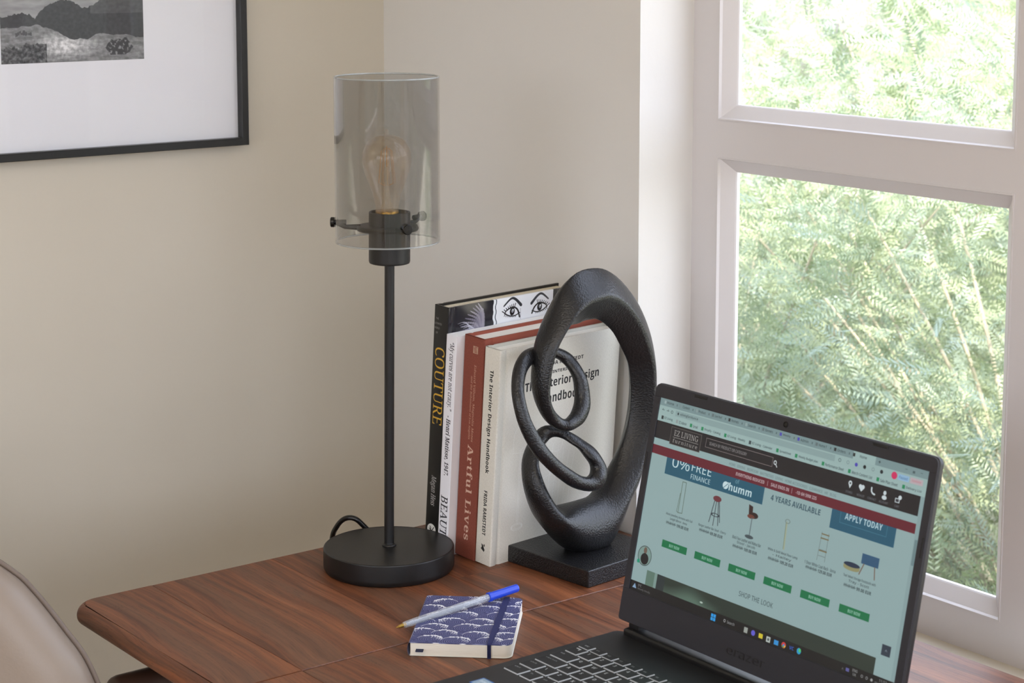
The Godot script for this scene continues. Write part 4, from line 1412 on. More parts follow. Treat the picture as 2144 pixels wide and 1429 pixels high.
func pen() -> void:
	var p0 := Vector3(-0.425, 0.7645, 0.648)
	var p1 := Vector3(-0.2695, 0.7735, 0.6477)
	var d := (p1 - p0).normalized()
	var l := p0.distance_to(p1)
	var t := thing("pen", "clear ballpoint pen with a blue cap on its end, lying across the notebook", "pen", Transform3D(Basis(Quaternion(Vector3.UP, d)), p0))
	var b := MB.new()
	b.lathe([Vector2(0.0, 0.0), Vector2(0.0005, 0.0002), Vector2(0.0009, 0.0030), Vector2(0.0016, 0.0034), Vector2(0.0023, 0.0085), Vector2(0.0026, 0.0115), Vector2(0.0, 0.0115)], 20)
	obj("tip", b.mesh(mat(c8(196, 160, 80), 0.3, 0.85)), t).set_meta("label", "brass pen tip")
	b = MB.new()
	b.lathe([Vector2(0.0023, 0.0085), Vector2(0.0031, 0.0100), Vector2(0.0036, 0.018), Vector2(0.0038, 0.026), Vector2(0.0038, l - 0.012)], 24, 2.0)
	obj("barrel", b.mesh(pane_glass(c8(225, 230, 236), 0.30)), t).set_meta("label", "clear plastic barrel")
	b = MB.new()
	b.lathe([Vector2(0.0, 0.010), Vector2(0.0017, 0.010), Vector2(0.0017, l - 0.05), Vector2(0.0, l - 0.05)], 14)
	obj("ink_tube", b.mesh(mat(c8(150, 156, 172), 0.4)), t)
	b = MB.new()
	b.lathe([Vector2(0.0039, l - 0.0395), Vector2(0.0050, l - 0.0390), Vector2(0.0051, l - 0.0355), Vector2(0.0045, l - 0.0345), Vector2(0.0043, l - 0.0015), Vector2(0.0037, l - 0.0004), Vector2(0.0, l)], 28)
	obj("cap", b.mesh(mat(c8(34, 70, 205), 0.3)), t).set_meta("label", "blue plastic cap")

# ------------------------------------------------------------------ laptop
func laptop() -> void:
	# x to the user's right, y up, z towards the user; the hinge runs along x
	var t := thing("laptop", "open black laptop showing a furniture shop web page, in front of the window", "laptop", Transform3D(Basis(Vector3.UP, -PI / 2), Vector3(-0.2507, 0.75, 0.9771)))
	var shellm := relief(mat(c8(30, 30, 33), 0.42), noise_tex(0.4, 256, 2, FastNoiseLite.TYPE_SIMPLEX, 6), 0.003, 20.0)
	var dark := mat(c8(14, 14, 16), 0.45)
	const TOP := 0.0188
	var lay := Basis(Vector3(1, 0, 0), Vector3(0, 0, -1), Vector3(0, 1, 0))
	var b := MB.new()
	b.x = Transform3D(lay, Vector3.ZERO)
	b.prism(rounded_rect(Vector2(-0.1797, -0.243), Vector2(0.1797, -0.006), [0.007, 0.007, 0.009, 0.009]), 0.0025, TOP, 0.0012)
	obj("base", b.mesh(shellm), t)
	for sx in [-0.15, 0.15]:
		for sz in [0.03, 0.22]:
			b = MB.new()
			b.lathe([Vector2(0, 0), Vector2(0.006, 0), Vector2(0.006, 0.003), Vector2(0, 0.003)], 16)
			obj("foot", b.mesh(dark), t, Transform3D(Basis(), Vector3(sx, 0, sz)))
	# raised bar along the hinge, and the two hinges
	b = MB.new()
	b.rbox(Vector3(0, 0.0212, 0.004), Vector3(0.334, 0.0085, 0.018), 0.003, 2)
	obj("hinge_cover", b.mesh(dark), t)
	for sx in [-0.1585, 0.1585]:
		b = MB.new()
		b.rbox(Vector3(sx, 0.028, 0.0), Vector3(0.017, 0.016, 0.012), 0.003, 2)
		obj("hinge", b.mesh(dark), t)
	keyboard(t, TOP)
	b = MB.new()
	b.x = Transform3D(lay, Vector3(0, TOP, 0))
	b.prism(rounded_rect(Vector2(-0.085, -0.235), Vector2(0.03, -0.187), [0.003, 0.003, 0.003, 0.003]), 0.0, 0.0003)
	obj("touchpad", b.mesh(mat(c8(24, 24, 26), 0.3)), t)
	# stickers beside the keys
	var st := Image.create(120, 120, false, Image.FORMAT_RGBA8)
	st.fill(c8(34, 92, 160))
	st.fill_rect(Rect2i(10, 10, 100, 100), c8(150, 176, 196))
	write_in(st, "intel", "sansb", c8(225, 235, 245), Rect2(26, 30, 68, 30))
	write_in(st, "CORE", "sans", c8(225, 235, 245), Rect2(36, 72, 48, 16))
	b = MB.new()
	b.x = Transform3D(lay, Vector3(0, TOP, 0))
	b.prism(rounded_rect(Vector2(-0.159, -0.208), Vector2(-0.1415, -0.1905), [0.001, 0.001, 0.001, 0.001]), 0.0, 0.0003, 0.0, Rect2(-0.159, -0.208, 0.0175, 0.0175))
	obj("sticker", b.mesh(textured(st, 0.3)), t).set_meta("label", "blue sticker")
	var st2 := Image.create(160, 110, false, Image.FORMAT_RGBA8)
	st2.fill(c8(26, 26, 28))
	var wh := c8(220, 220, 220)
	st2.fill_rect(Rect2i(20, 10, 120, 60), wh)
	oval(st2, Vector2(50, 40), Vector2(24, 22), c8(26, 26, 28))
	oval(st2, Vector2(110, 40), Vector2(24, 22), c8(26, 26, 28))
	st2.fill_rect(Rect2i(20, 14, 30, 52), c8(26, 26, 28))
	st2.fill_rect(Rect2i(110, 14, 30, 52), c8(26, 26, 28))
	st2.fill_rect(Rect2i(14, 10, 10, 60), wh)
	st2.fill_rect(Rect2i(136, 10, 10, 60), wh)
	write_in(st2, "DOLBY AUDIO", "sansb", wh, Rect2(14, 82, 132, 18))
	b = MB.new()
	b.x = Transform3D(lay, Vector3(0, TOP, 0))
	b.prism(rounded_rect(Vector2(-0.158, -0.2275), Vector2(-0.1405, -0.2155), [0, 0, 0, 0]), 0.0, 0.0002, 0.0, Rect2(-0.158, -0.2275, 0.0175, 0.012))
	obj("sticker", b.mesh(textured(st2, 0.35)), t).set_meta("label", "black sticker with white print")
	# the lid: tilted back, its origin at the foot of the picture
	var tilt := deg_to_rad(11.89)
	var lt := Transform3D(Basis(Vector3.RIGHT, -tilt), Vector3(0, 0.0619, 0))
	b = MB.new()
	b.prism(rounded_rect(Vector2(-0.181, -0.033), Vector2(0.181, 0.2068), [0.004, 0.004, 0.007, 0.007]), -0.0062, -0.0002, 0.001)
	var lid := obj("lid", b.mesh(shellm), t, lt)
	# bezel strips round the picture
	const SW := 0.17155
	const SH := 0.19296
	b = MB.new()
	b.prism(rounded_rect(Vector2(-0.180, SH), Vector2(0.180, 0.2060), [0, 0, 0.006, 0.006]), -0.0004, 0.0011, 0.0003)
	b.prism(rounded_rect(Vector2(-0.180, -0.0322), Vector2(0.180, 0.0), [0.003, 0.003, 0, 0]), -0.0004, 0.0011, 0.0003)
	b.prism(rounded_rect(Vector2(-0.180, 0.0), Vector2(-SW, SH), [0, 0, 0, 0]), -0.0004, 0.0011, 0.0003)
	b.prism(rounded_rect(Vector2(SW, 0.0), Vector2(0.180, SH), [0, 0, 0, 0]), -0.0004, 0.0011, 0.0003)
	obj("bezel", b.mesh(relief(mat(c8(40, 40, 47), 0.5), noise_tex(0.4, 256, 2, FastNoiseLite.TYPE_SIMPLEX, 6), 0.003, 20.0)), lid)
	var im := web_page()
	var sm := mat(Color(0.012, 0.013, 0.015), 0.28)
	sm.emission_enabled = true
	sm.emission_texture = ImageTexture.create_from_image(im)
	sm.emission = Color.WHITE
	sm.emission_operator = BaseMaterial3D.EMISSION_OP_MULTIPLY
	sm.emission_energy_multiplier = 1.0
	b = MB.new()
	b.face([Vector3(-SW, 0, 0), Vector3(SW, 0, 0), Vector3(SW, SH, 0), Vector3(-SW, SH, 0)], Vector3(0, 0, 1), [Vector2(0, 1), Vector2(1, 1), Vector2(1, 0), Vector2(0, 0)])
	obj("screen", b.mesh(sm), lid).set_meta("label", "lit screen with a furniture web page")
	var glow := AreaLight3D.new()
	glow.name = "screen_glow"
	glow.transform = t.transform * lt * Transform3D(Basis(Vector3.UP, PI), Vector3(0, SH / 2, 0.004))
	glow.area_size = Vector2(SW * 2, SH)
	glow.light_energy = 0.012
	glow.light_color = Color(0.82, 0.97, 0.97)
	glow.area_range = 6.0
	glow.area_attenuation = 2.0
	glow.shadow_enabled = true
	add_child(glow, true)
	# webcam
	b = MB.new()
	b.x = Transform3D(Basis(Vector3.RIGHT, PI / 2), Vector3(0, 0.1995, 0.0011))
	b.lathe([Vector2(0.0, 0.0005), Vector2(0.0016, 0.0005), Vector2(0.002, 0.0002), Vector2(0.0022, 0.0006), Vector2(0.0028, 0.0006), Vector2(0.003, 0.0)], 24)
	obj("webcam", b.mesh(mat(c8(8, 8, 10), 0.15)), lid)
	for sx in [0.115, -0.115]:
		b = MB.new()
		b.rbox(Vector3(sx, 0.2035, 0.0012), Vector3(0.018, 0.0026, 0.0012), 0.0005, 1)
		obj("rubber_bumper", b.mesh(dark), lid)
	for sx in [-0.1775, 0.1775]:
		b = MB.new()
		b.rbox(Vector3(sx, 0.128, 0.0012), Vector3(0.0022, 0.018, 0.0012), 0.0005, 1)
		obj("rubber_bumper", b.mesh(dark), lid)
	var tm := TextMesh.new()
	tm.text = "erazer"
	tm.font = font("sans")
	tm.font_size = 48
	tm.pixel_size = 0.00028
	tm.depth = 0.0002
	tm.material = mat(c8(16, 16, 20), 0.3)
	obj("logo", tm, lid, Transform3D(Basis().scaled(Vector3(1.35, 0.85, 1)), Vector3(-0.003, -0.019, 0.0012))).set_meta("label", "dark lettering below the screen")

func keyboard(t: Node3D, top: float) -> void:
	# layout rows: [label, width in units]; the caps carry a print that is cut from one sheet
	const P := 0.01905
	const U0 := -0.1664
	const Z0 := 0.0700
	const PZ := 0.0187
	var rows := [
		["esc:.9", "F1:.9", "F2:.9", "F3:.9", "F4:.9", "F5:.9", "F6:.9", "F7:.9", "F8:.9", "F9:.9", "F10:.9", "F11:.9", "F12:.9", "prt:.9", "num:.9", "ins:.9", "del:.9", "hm:.9", "end:.9"],
		["¬:1", "1:1", "2:1", "3:1", "4:1", "5:1", "6:1", "7:1", "8:1", "9:1", "0:1", "-:1", "=:1", "back:1.95", "Num:.85", "/:.85", "*:.85", "-:.85"],
		["tab:1.5", "Q:1", "W:1", "E:1", "R:1", "T:1", "Y:1", "U:1", "I:1", "O:1", "P:1", "[:1", "]:1", "#:1.45", "7:.85", "8:.85", "9:.85", "+:.85"],
		["caps lock:1.75", "A:1", "S:1", "D:1", "F:1", "G:1", "H:1", "J:1", "K:1", "L:1", ";:1", "':1", "enter:2.2", "4:.85", "5:.85", "6:.85", "+:.85"],
		["shift:1.25", "\\:1", "Z:1", "X:1", "C:1", "V:1", "B:1", "N:1", "M:1", ",:1", ".:1", "/:1", "shift:2.7", "1:.85", "2:.85", "3:.85", "=:.85"],
		["ctrl:1.25", "fn:1", "win:1", "alt:1", " :5", "alt gr:1", "menu:1", "ctrl:1.3", "<:1", "v:1", ">:1.4", "0:.85", ".:.85", ",:.85", "e:.85"]]
	var sheet := Image.create(1480, 480, false, Image.FORMAT_RGBA8)
	sheet.fill(c8(27, 27, 29))
	var white := c8(205, 208, 212)
	const PX := 4000.0
	var side := mat(c8(196, 200, 205), 0.4)
	var cap := mat(Color.WHITE, 0.5)
	var meshes := []
	for r in rows.size():
		var u := 0.0
		for key in rows[r]:
			var bits: PackedStringArray = key.rsplit(":", true, 1)
			if key == ";:1":
				bits = PackedStringArray([";", "1"])
			var wd := bits[1].to_float()
			var x0 := U0 + u * P
			var x1 := x0 + wd * P - 0.0027
			var zf := Z0 if r == 0 else 0.0869 + (r - 1) * PZ
			var zb := zf - (0.0105 if r == 0 else 0.0160)
			u += wd
			if x1 > 0.1765:
				continue
			var lx := (x0 + 0.0028 - U0) * PX
			var ly := (zb + 0.0028 - 0.058) * PX
			if bits[0].length() > 1:
				write_in(sheet, bits[0], "sans", white, Rect2(lx, ly, minf((x1 - x0 - 0.0055) * PX, bits[0].length() * 7.2), 10))
			elif bits[0] != " ":
				write_at(sheet, bits[0], "sansb", white, Vector2(lx, ly), 17 if bits[0] > "/" else 8)
			meshes.append([x0, x1, zb, zf])
	cap.albedo_texture = ImageTexture.create_from_image(sheet)
	cap.texture_repeat = false
	for k in meshes:
		var m := ArrayMesh.new()
		var lo := Vector2(k[0], k[2])
		var hi := Vector2(k[1], k[3])
		var b := MB.new()
		var i1 := 0.0004
		var a := [Vector3(lo.x, top, lo.y), Vector3(hi.x, top, lo.y), Vector3(hi.x, top, hi.y), Vector3(lo.x, top, hi.y)]
		var c := [Vector3(lo.x + i1, top + 0.0011, lo.y + i1), Vector3(hi.x - i1, top + 0.0011, lo.y + i1), Vector3(hi.x - i1, top + 0.0011, hi.y - i1), Vector3(lo.x + i1, top + 0.0011, hi.y - i1)]
		var ns := [Vector3(0, 0.3, -1), Vector3(1, 0.3, 0), Vector3(0, 0.3, 1), Vector3(-1, 0.3, 0)]
		for s in 4:
			b.face([a[s], a[(s + 1) % 4], c[(s + 1) % 4], c[s]], ns[s])
		b.onto(m, side)
		b = MB.new()
		var uv := []
		for p in c:
			uv.append(Vector2((p.x - U0) * PX / 1480.0, (p.z - 0.058) * PX / 480.0))
		b.face(c, Vector3.UP, uv)
		b.onto(m, cap)
		obj("key", m, t)

func web_page() -> Image:
	var im := Image.create(1600, 900, false, Image.FORMAT_RGBA8)
	var page := c8(141, 166, 167)
	var ink := c8(44, 58, 62)
	im.fill(page)
	var R := func(x0: float, y0: float, x1: float, y1: float, c: Color) -> void: im.fill_rect(Rect2i(int(x0), int(y0), int(x1 - x0), int(y1 - y0)), c)
	# browser: tabs, address, bookmarks
	R.call(0, 0, 1600, 34, c8(118, 142, 144))
	R.call(0, 34, 1600, 72, c8(148, 174, 172))
	R.call(0, 72, 1600, 106, c8(150, 176, 174))
	R.call(1196, 0, 1318, 36, c8(150, 176, 174))
	for k in 12:
		var x := 30.0 + k * 106
		if k < 11:
			write_in(im, ["Home", "Content", "Product", "Live Perf", "Homes", "Search", "Banners", "Weekly", "Admin", "Home f", "Orders"][k], "sans", Color(ink, 0.75), Rect2(x + 16, 10, 46, 12))
			write_in(im, "x", "sans", ink, Rect2(x + 80, 12, 8, 9))
			R.call(x + 100, 8, x + 102, 28, c8(104, 126, 128))
		R.call(x - 2, 9, x + 10, 23, [c8(150, 170, 172), c8(120, 140, 142), c8(130, 150, 150), c8(96, 110, 112), c8(48, 56, 58), c8(140, 160, 160), c8(96, 110, 112), c8(74, 70, 170), c8(74, 70, 170), c8(96, 110, 112), c8(40, 44, 46), c8(40, 44, 46)][k])
	write_in(im, "Home", "sans", ink, Rect2(1232, 10, 38, 12))
	write_in(im, "+", "sansb", ink, Rect2(1334, 11, 12, 12))
	for k in 3:
		R.call(1476 + k * 40, 15, 1488 + k * 40, 17 if k != 1 else 25, c8(74, 92, 96))
	stroke(im, [Vector2(36, 53), Vector2(22, 53), Vector2(28, 47)], 2.0, ink)
	stroke(im, [Vector2(52, 53), Vector2(66, 53), Vector2(60, 47)], 2.0, ink)
	oval(im, Vector2(88, 53), Vector2(7, 7), ink, 2.0)
	R.call(112, 40, 1100, 66, c8(134, 158, 158))
	oval(im, Vector2(130, 53), Vector2(5, 6), ink)
	write_in(im, "ezlivingfurniture.ie", "sans", ink, Rect2(144, 46, 118, 15))
	for k in 6:
		oval(im, Vector2(1128 + k * 46, 54), Vector2(8, 8), [c8(90, 110, 112), c8(120, 140, 142), c8(74, 70, 170), c8(36, 40, 42), c8(120, 140, 142), c8(40, 46, 50)][k], 0.0 if k in [2, 3, 5] else 3.0)
	oval(im, Vector2(1426, 54), Vector2(15, 15), c8(200, 48, 96))
	R.call(1446, 42, 1504, 66, c8(140, 176, 205))
	R.call(1510, 42, 1576, 66, c8(178, 166, 172))
	write_in(im, "Paused", "sans", c8(70, 110, 150), Rect2(1452, 48, 44, 12))
	write_in(im, "Update", "sans", c8(190, 110, 120), Rect2(1518, 48, 48, 12))
	var bx := 24.0
	for s in ["EZ Living", "EZ Admin", "Gmail", "Shopify - Catalog", "EZ Living - Weekly", "EZ Living - Calendar", "Spreadsheet", "Weekly Budget plan", "Performance Sheet", "Merch Content List", "Sale Plan Sheet", "Delivery List"]:
		var n: int = s.length()
		R.call(bx, 80, bx + 14, 96, [c8(44, 52, 54), c8(112, 34, 50), c8(140, 150, 150), c8(60, 74, 78), c8(60, 74, 78), c8(60, 74, 78), c8(36, 130, 86), c8(40, 150, 90), c8(36, 130, 86), c8(36, 130, 86), c8(36, 130, 86), c8(36, 130, 86)][int(bx * 7) % 12] if bx < 600 else c8(36, 130, 86))
		write_in(im, s, "sans", Color(ink, 0.8), Rect2(bx + 20, 82, n * 6.2, 13))
		bx += n * 6.2 + 44
	# header
	R.call(0, 106, 1576, 187, c8(29, 27, 32))
	R.call(102, 116, 304, 197, c8(36, 34, 38))
	for e in [[102, 116, 304, 118], [102, 195, 304, 197], [102, 116, 104, 197], [302, 116, 304, 197]]:
		R.call(e[0], e[1], e[2], e[3], c8(104, 98, 94))
	write_in(im, "EZ LIVING", "serif", c8(164, 162, 158), Rect2(124, 128, 160, 26))
	R.call(120, 161, 288, 163, c8(150, 148, 144))
	write_in(im, "furniture", "serif", c8(164, 162, 158), Rect2(122, 168, 164, 18), 0.0, 8)
	for e in [[335, 122, 756, 124], [335, 162, 756, 164], [335, 122, 337, 164], [754, 122, 756, 164]]:
		R.call(e[0], e[1], e[2], e[3], c8(132, 122, 122))
	write_in(im, "SEARCH BY PRODUCT OR CATEGORY", "sans", c8(160, 158, 158), Rect2(358, 136, 238, 14))
	oval(im, Vector2(771, 142), Vector2(9, 10), c8(205, 214, 216), 4.0)
	stroke(im, [Vector2(777, 150), Vector2(784, 159)], 4.0, c8(205, 214, 216))
	var lite := c8(196, 208, 212)
	# location, heart, phone, person, basket
	oval(im, Vector2(1205, 135), Vector2(10, 11), lite)
	fill_poly(im, PackedVector2Array([Vector2(1196, 139), Vector2(1214, 139), Vector2(1205, 157)]), lite)
	oval(im, Vector2(1205, 135), Vector2(4, 4), c8(29, 27, 32))
	oval(im, Vector2(1261, 136), Vector2(9, 9), lite)
	oval(im, Vector2(1275, 136), Vector2(9, 9), lite)
	fill_poly(im, PackedVector2Array([Vector2(1253, 140), Vector2(1283, 140), Vector2(1268, 157)]), lite)
	stroke(im, curve_pts([Vector2(1321, 128), Vector2(1323, 142), Vector2(1331, 150), Vector2(1341, 152)], 5), 7.0, lite)
	oval(im, Vector2(1393, 134), Vector2(8, 9), lite)
	oval(im, Vector2(1393, 153), Vector2(13, 9), lite)
	R.call(1450, 140, 1474, 158, lite)
	R.call(1453, 143, 1470, 155, c8(50, 48, 56))
	oval(im, Vector2(1474, 135), Vector2(9, 9), lite)
	for k in 5:
		write_in(im, ["STORES", "WISHLIST", "CONTACT", "ACCOUNT", "CART"][k], "sans", c8(130, 136, 142), Rect2([1187, 1248, 1307, 1369, 1452][k], 168, [36, 42, 46, 48, 24][k], 9))
	write_in(im, "HOME   DINING   BEDROOM   MATTRESSES   LIVING   HOME ACCESSORIES   CLEARANCE   HR   BLOG", "sans", c8(98, 118, 120), Rect2(500, 198, 640, 12))
	# sale ribbon over the finance banners
	R.call(104, 256, 735, 335, c8(30, 84, 106))
	R.call(1131, 256, 1482, 339, c8(30, 84, 108))
	var bright := c8(192, 214, 218)
	write_in(im, "0%", "sans", bright, Rect2(144, 246, 116, 50))
	write_in(im, "FREE", "sans", bright, Rect2(274, 246, 128, 40))
	write_in(im, "FINANCE", "sans", bright, Rect2(276, 300, 126, 22))
	write_in(im, "of", "sans", c8(120, 160, 172), Rect2(556, 260, 24, 20))
	oval(im, Vector2(500, 302), Vector2(18, 17), bright)
	oval(im, Vector2(514, 292), Vector2(7, 6), bright)
	stroke(im, [Vector2(490, 314), Vector2(514, 292)], 2.5, c8(30, 84, 106))
	write_in(im, "humm", "sansb", bright, Rect2(522, 284, 142, 36))
	write_in(im, "APPLY TODAY", "sansb", c8(176, 202, 210), Rect2(1206, 260, 204, 27))
	for e in [[1180, 262, 1182, 306], [1434, 262, 1436, 306], [1180, 304, 1436, 306]]:
		R.call(e[0], e[1], e[2], e[3], c8(70, 122, 142))
	R.call(0, 218, 1576, 259, c8(96, 27, 42))
	R.call(0, 206, 500, 218, page)
	write_in(im, "EVERYTHING REDUCED", "sansb", c8(190, 180, 182), Rect2(551, 231, 176, 15))
	write_in(im, "SALE ENDS IN", "sansb", c8(190, 180, 182), Rect2(767, 231, 108, 15))
	write_in(im, "-1D 6H 59M 22S", "sansb", c8(190, 180, 182), Rect2(916, 231, 120, 15))
	R.call(746, 227, 748, 250, c8(180, 160, 164))
	R.call(891, 227, 893, 250, c8(180, 160, 164))
	write_in(im, "4 YEARS AVAILABLE", "sansb", c8(52, 80, 92), Rect2(779, 279, 292, 25))
	# six products
	var cx := [245.0, 462.0, 680.0, 898.0, 1116.0, 1336.0]
	for e in [[222, 346, 252, 488]]:
		stroke(im, [Vector2(232, 346), Vector2(256, 346), Vector2(258, 486), Vector2(232, 488), Vector2(232, 346)], 3.0, c8(86, 104, 92))
		stroke(im, [Vector2(228, 400), Vector2(222, 484), Vector2(232, 488)], 2.5, c8(86, 104, 92))
	oval(im, Vector2(464, 372), Vector2(26, 13), c8(104, 50, 58))
	for e in [[450, 384, 434, 482], [462, 386, 462, 492], [474, 386, 492, 486], [480, 382, 500, 470]]:
		stroke(im, [Vector2(e[0], e[1]), Vector2(e[2], e[3])], 4.0, c8(50, 58, 66))
	oval(im, Vector2(466, 444), Vector2(28, 8), c8(50, 58, 66), 3.0)
	fill_poly(im, PackedVector2Array([Vector2(660, 350), Vector2(686, 356), Vector2(690, 394), Vector2(668, 400)]), c8(52, 34, 34))
	oval(im, Vector2(700, 392), Vector2(24, 13), c8(46, 30, 30))
	oval(im, Vector2(682, 400), Vector2(22, 9), c8(104, 58, 48))
	stroke(im, [Vector2(690, 404), Vector2(690, 486)], 5.0, c8(92, 106, 112))
	oval(im, Vector2(690, 488), Vector2(26, 8), c8(66, 78, 84))
	stroke(im, [Vector2(894, 376), Vector2(900, 488)], 10.0, c8(152, 164, 142))
	stroke(im, [Vector2(890, 376), Vector2(896, 488)], 2.5, c8(110, 122, 100))
	oval(im, Vector2(898, 370), Vector2(15, 10), c8(112, 130, 126), 3.0)
	for e in [[1098, 366, 1092, 486], [1136, 366, 1136, 486], [1098, 440, 1138, 440], [1096, 466, 1136, 466]]:
		stroke(im, [Vector2(e[0], e[1]), Vector2(e[2], e[3])], 2.5, c8(106, 122, 122))
	stroke(im, [Vector2(1098, 374), Vector2(1138, 374)], 5.0, c8(112, 100, 70))
	stroke(im, [Vector2(1096, 392), Vector2(1138, 392)], 5.0, c8(112, 100, 70))
	stroke(im, [Vector2(1098, 444), Vector2(1138, 444)], 5.0, c8(112, 100, 70))
	R.call(1330, 398, 1422, 440, c8(44, 82, 114))
	stroke(im, [Vector2(1346, 440), Vector2(1328, 486)], 5.0, c8(112, 90, 76))
	stroke(im, [Vector2(1404, 440), Vector2(1412, 488)], 5.0, c8(112, 90, 76))
	oval(im, Vector2(1284, 462), Vector2(44, 12), c8(34, 48, 70))
	R.call(1240, 462, 1328, 474, c8(140, 138, 100))
	oval(im, Vector2(1284, 474), Vector2(44, 10), c8(140, 138, 100))
	oval(im, Vector2(1284, 459), Vector2(43, 10), c8(34, 48, 70))
	var names := [["Alexis Jewellery Armoire with Full", "Length Mirror - Anna"], ["Ranger Leather Bar Stool - Cherry", ""], ["Black Faux Leather and Walnut Bar", "Stool - Jacob"], ["White & Gold Metal Floor Lamp", "- Hailey"], ["1 Door White Coat Rack - Iorna", ""], ["Teal Velvet Storage Footstools with", "Tray - Scott"]]
	var price := ["199.00 EUR", "69.00 EUR", "109.00 EUR", "109.20 EUR", "129.00 EUR", "99.00 EUR"]
	for k in 6:
		var y := 502.0
		write_in(im, names[k][0], "sans", Color(ink, 0.85), Rect2(cx[k] - 88, y, 176, 14))
		if names[k][1]:
			y += 18
			write_in(im, names[k][1], "sans", Color(ink, 0.85), Rect2(cx[k] - 56, y, 112, 14))
		y += 20
		write_in(im, price[k], "sansb", ink, Rect2(cx[k] - 8, y, 80, 14))
		write_in(im, "399.00 EUR", "sans", ink, Rect2(cx[k] - 78, y, 62, 13))
		R.call(cx[k] - 80, y + 6, cx[k] - 12, y + 8, ink)
		R.call(cx[k] - 82, 628, cx[k] + 83, 661, c8(18, 108, 68))
		write_in(im, "BUY NOW", "sansb", c8(150, 190, 172), Rect2(cx[k] - 34, 638, 68, 14))
	# chat bubble, heading, strip of the next picture
	oval(im, Vector2(64, 730), Vector2(46, 46), c8(44, 54, 58))
	oval(im, Vector2(64, 730), Vector2(43, 43), c8(120, 146, 140))
	oval(im, Vector2(64, 705), Vector2(11, 15), c8(104, 88, 78))
	oval(im, Vector2(66, 744), Vector2(26, 26), c8(26, 26, 28))
	oval(im, Vector2(28, 762), Vector2(9, 9), c8(20, 140, 110))
	write_in(im, "SHOP THE LOOK", "sans", c8(58, 76, 80), Rect2(686, 727, 206, 22))
	R.call(96, 788, 1486, 856, c8(44, 54, 48))
	R.call(96, 788, 150, 856, c8(92, 118, 106))
	R.call(150, 788, 168, 856, c8(120, 146, 140))
	R.call(168, 788, 220, 856, c8(44, 52, 54))
	for x in range(220, 600):
		for y in range(788, 856):
			var f := clampf((y - 800.0) / 60.0 + 0.3 * sin(x * 0.02), 0, 1) * clampf((600.0 - x) / 60.0, 0, 1)
			im.set_pixel(x, y, c8(44, 54, 48).lerp(c8(96, 122, 108), f * 0.8))
	oval(im, Vector2(470, 838), Vector2(10, 4), c8(170, 186, 176))
	R.call(1507, 724, 1554, 768, c8(46, 56, 70))
	write_in(im, "^", "sansb", c8(130, 146, 156), Rect2(1525, 742, 12, 8))
	R.call(1578, 106, 1600, 856, c8(132, 156, 158))
	R.call(1582, 280, 1596, 384, c8(104, 128, 132))
	# task bar
	R.call(0, 856, 1600, 900, c8(24, 24, 26))
	fill_poly(im, PackedVector2Array([Vector2(16, 888), Vector2(30, 866), Vector2(44, 888)]), c8(130, 160, 190))
	write_in(im, "5°C", "sans", c8(170, 172, 172), Rect2(54, 864, 22, 11))
	write_in(im, "Mostly cloudy", "sans", c8(130, 132, 132), Rect2(54, 880, 84, 11))
	for e in [[542, 866], [558, 866], [542, 882], [558, 882]]:
		R.call(e[0], e[1], e[0] + 14, e[1] + 14, c8(44, 150, 220))
	oval(im, Vector2(628, 876), Vector2(6, 7), c8(190, 192, 192), 2.0)
	write_in(im, "Search", "sans", c8(170, 172, 172), Rect2(644, 870, 46, 13))
	R.call(750, 868, 772, 892, c8(150, 156, 150))
	oval(im, Vector2(806, 880), Vector2(12, 12), c8(96, 92, 200))
	R.call(840, 870, 864, 890, c8(205, 190, 50))
	R.call(886, 870, 910, 894, c8(176, 186, 182))
	oval(im, Vector2(898, 882), Vector2(6, 6), c8(80, 90, 90))
	R.call(932, 872, 958, 892, c8(50, 140, 205))
	oval(im, Vector2(989, 880), Vector2(13, 13), c8(200, 60, 60))
	fill_poly(im, PackedVector2Array([Vector2(976, 884), Vector2(990, 880), Vector2(988, 893)]), c8(60, 150, 80))
	fill_poly(im, PackedVector2Array([Vector2(1002, 880), Vector2(990, 880), Vector2(994, 893)]), c8(210, 190, 60))
	oval(im, Vector2(989, 880), Vector2(5, 5), c8(70, 130, 210))
	write_in(im, "VC", "sansb", c8(40, 90, 190), Rect2(1022, 872, 26, 15))
	oval(im, Vector2(1078, 880), Vector2(12, 13), c8(40, 150, 200))
	oval(im, Vector2(1082, 876), Vector2(7, 8), c8(80, 190, 110))
	write_in(im, "^", "sans", c8(150, 152, 152), Rect2(1320, 876, 10, 8))
	R.call(1342, 870, 1360, 884, c8(90, 90, 150))
	write_in(im, "ENG", "sans", c8(170, 172, 172), Rect2(1378, 864, 26, 11))
	write_in(im, "UK", "sans", c8(170, 172, 172), Rect2(1382, 880, 18, 11))
	for k in 3:
		oval(im, Vector2(1430 + k * 26, 880), Vector2(6, 6), c8(160, 162, 162), 0.0 if k == 2 else 2.0)
	write_in(im, "11:52", "sans", c8(170, 172, 172), Rect2(1520, 864, 40, 11))
	write_in(im, "08/12/2022", "sans", c8(170, 172, 172), Rect2(1500, 880, 64, 11))
	return im

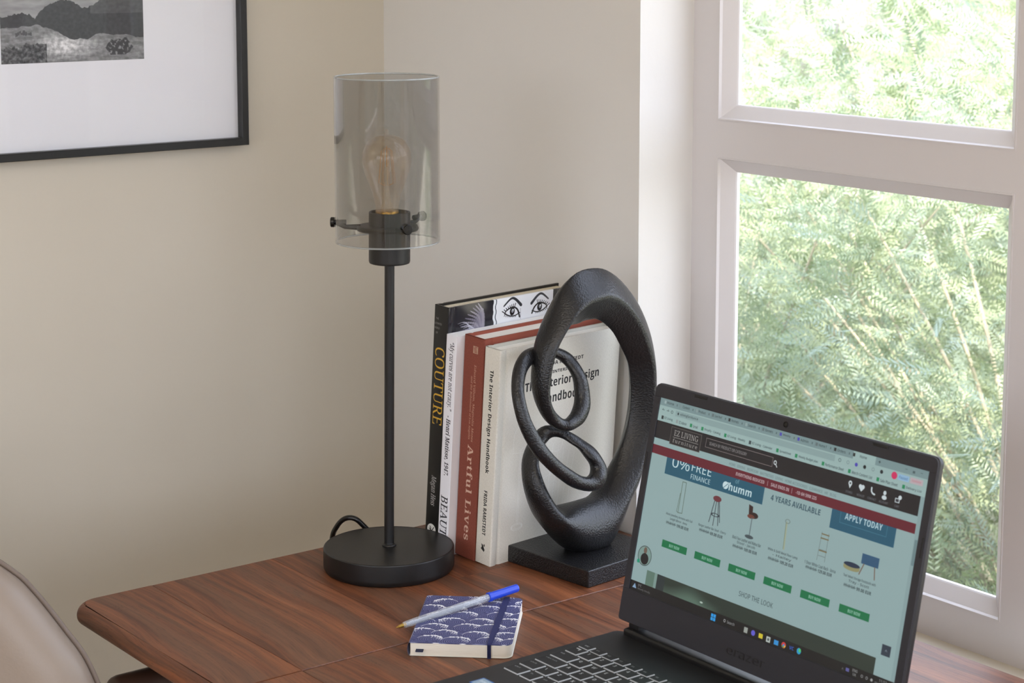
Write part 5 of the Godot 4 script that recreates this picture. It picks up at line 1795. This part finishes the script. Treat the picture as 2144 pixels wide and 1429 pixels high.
# ------------------------------------------------------------------ chair
func chair() -> void:
	var n := Vector3(-0.61, 0, 0.79).normalized()
	var r := Vector3(0.79, 0, 0.61).normalized()
	var t := thing("chair", "padded taupe leather chair, only the rounded corner of its back in view", "chair", Transform3D(Basis(r, Vector3.UP, n), Vector3(-0.80, 0, 0.48)))
	var hide := relief(mat(c8(150, 136, 124), 0.42), noise_tex(0.05, 512, 4, FastNoiseLite.TYPE_CELLULAR, 2), 0.01, 10.0)
	# outline of the back, 0.55 m wide
	var out := PackedVector2Array()
	for p in curve_pts([Vector2(0.085, 0.44), Vector2(0.118, 0.60), Vector2(0.120, 0.68), Vector2(0.1003, 0.7443), Vector2(0.0762, 0.782), Vector2(0.0499, 0.8176), Vector2(0.0278, 0.8398), Vector2(-0.02, 0.868), Vector2(-0.10, 0.885), Vector2(-0.18, 0.89)], 6):
		out.append(p)
	var cnt := out.size()
	for k in range(cnt - 2, -1, -1):
		out.append(Vector2(-0.36 - out[k].x, out[k].y))
	var b := MB.new()
	var rows := []
	var c := Vector2(-0.18, 0.68)
	for k in 13:
		var a := PI * (k / 12.0) - PI / 2
		var row := PackedVector3Array()
		for p in out:
			var q := p.lerp(c, (1 - cos(a)) * 0.16)
			row.append(Vector3(q.x, q.y, -0.035 + 0.035 * sin(a)))
		rows.append(row)
	for e in [0, 12]:
		var row := PackedVector3Array()
		for p in out:
			var q := p.lerp(c, 0.98)
			row.append(Vector3(q.x, q.y, (-0.082 if e == 0 else 0.012)))
		if e == 0:
			rows.push_front(row)
		else:
			rows.append(row)
	b.grid(rows, false, true, Vector2.ONE, 1.0)
	if b.n[b.n.size() - 10].z < 0:
		for k in b.n.size():
			b.n[k] = -b.n[k]
	obj("backrest", b.mesh(hide), t)
	b = MB.new()
	var rim := []
	for p in out:
		rim.append(Vector3(p.x, p.y, -0.035) + Vector3(0, 0, -0.012))
	b.tube(rim, [0.0028], 8, false, true)
	obj("piping", b.mesh(relief(mat(c8(120, 106, 96), 0.5), noise_tex(0.05, 256, 2), 0.01, 20.0)), t)
	b = MB.new()
	b.rbox(Vector3(-0.18, 0.43, 0.17), Vector3(0.48, 0.09, 0.46), 0.04, 4)
	obj("seat", b.mesh(hide), t)
	for sx in [-0.38, 0.02]:
		for sz in [0.0, 0.36]:
			b = MB.new()
			b.tube([Vector3(sx, 0.40, sz), Vector3(sx * 1.02, 0.0, sz)], [0.017, 0.011], 12)
			obj("leg", b.mesh(M.wood_dark), t)
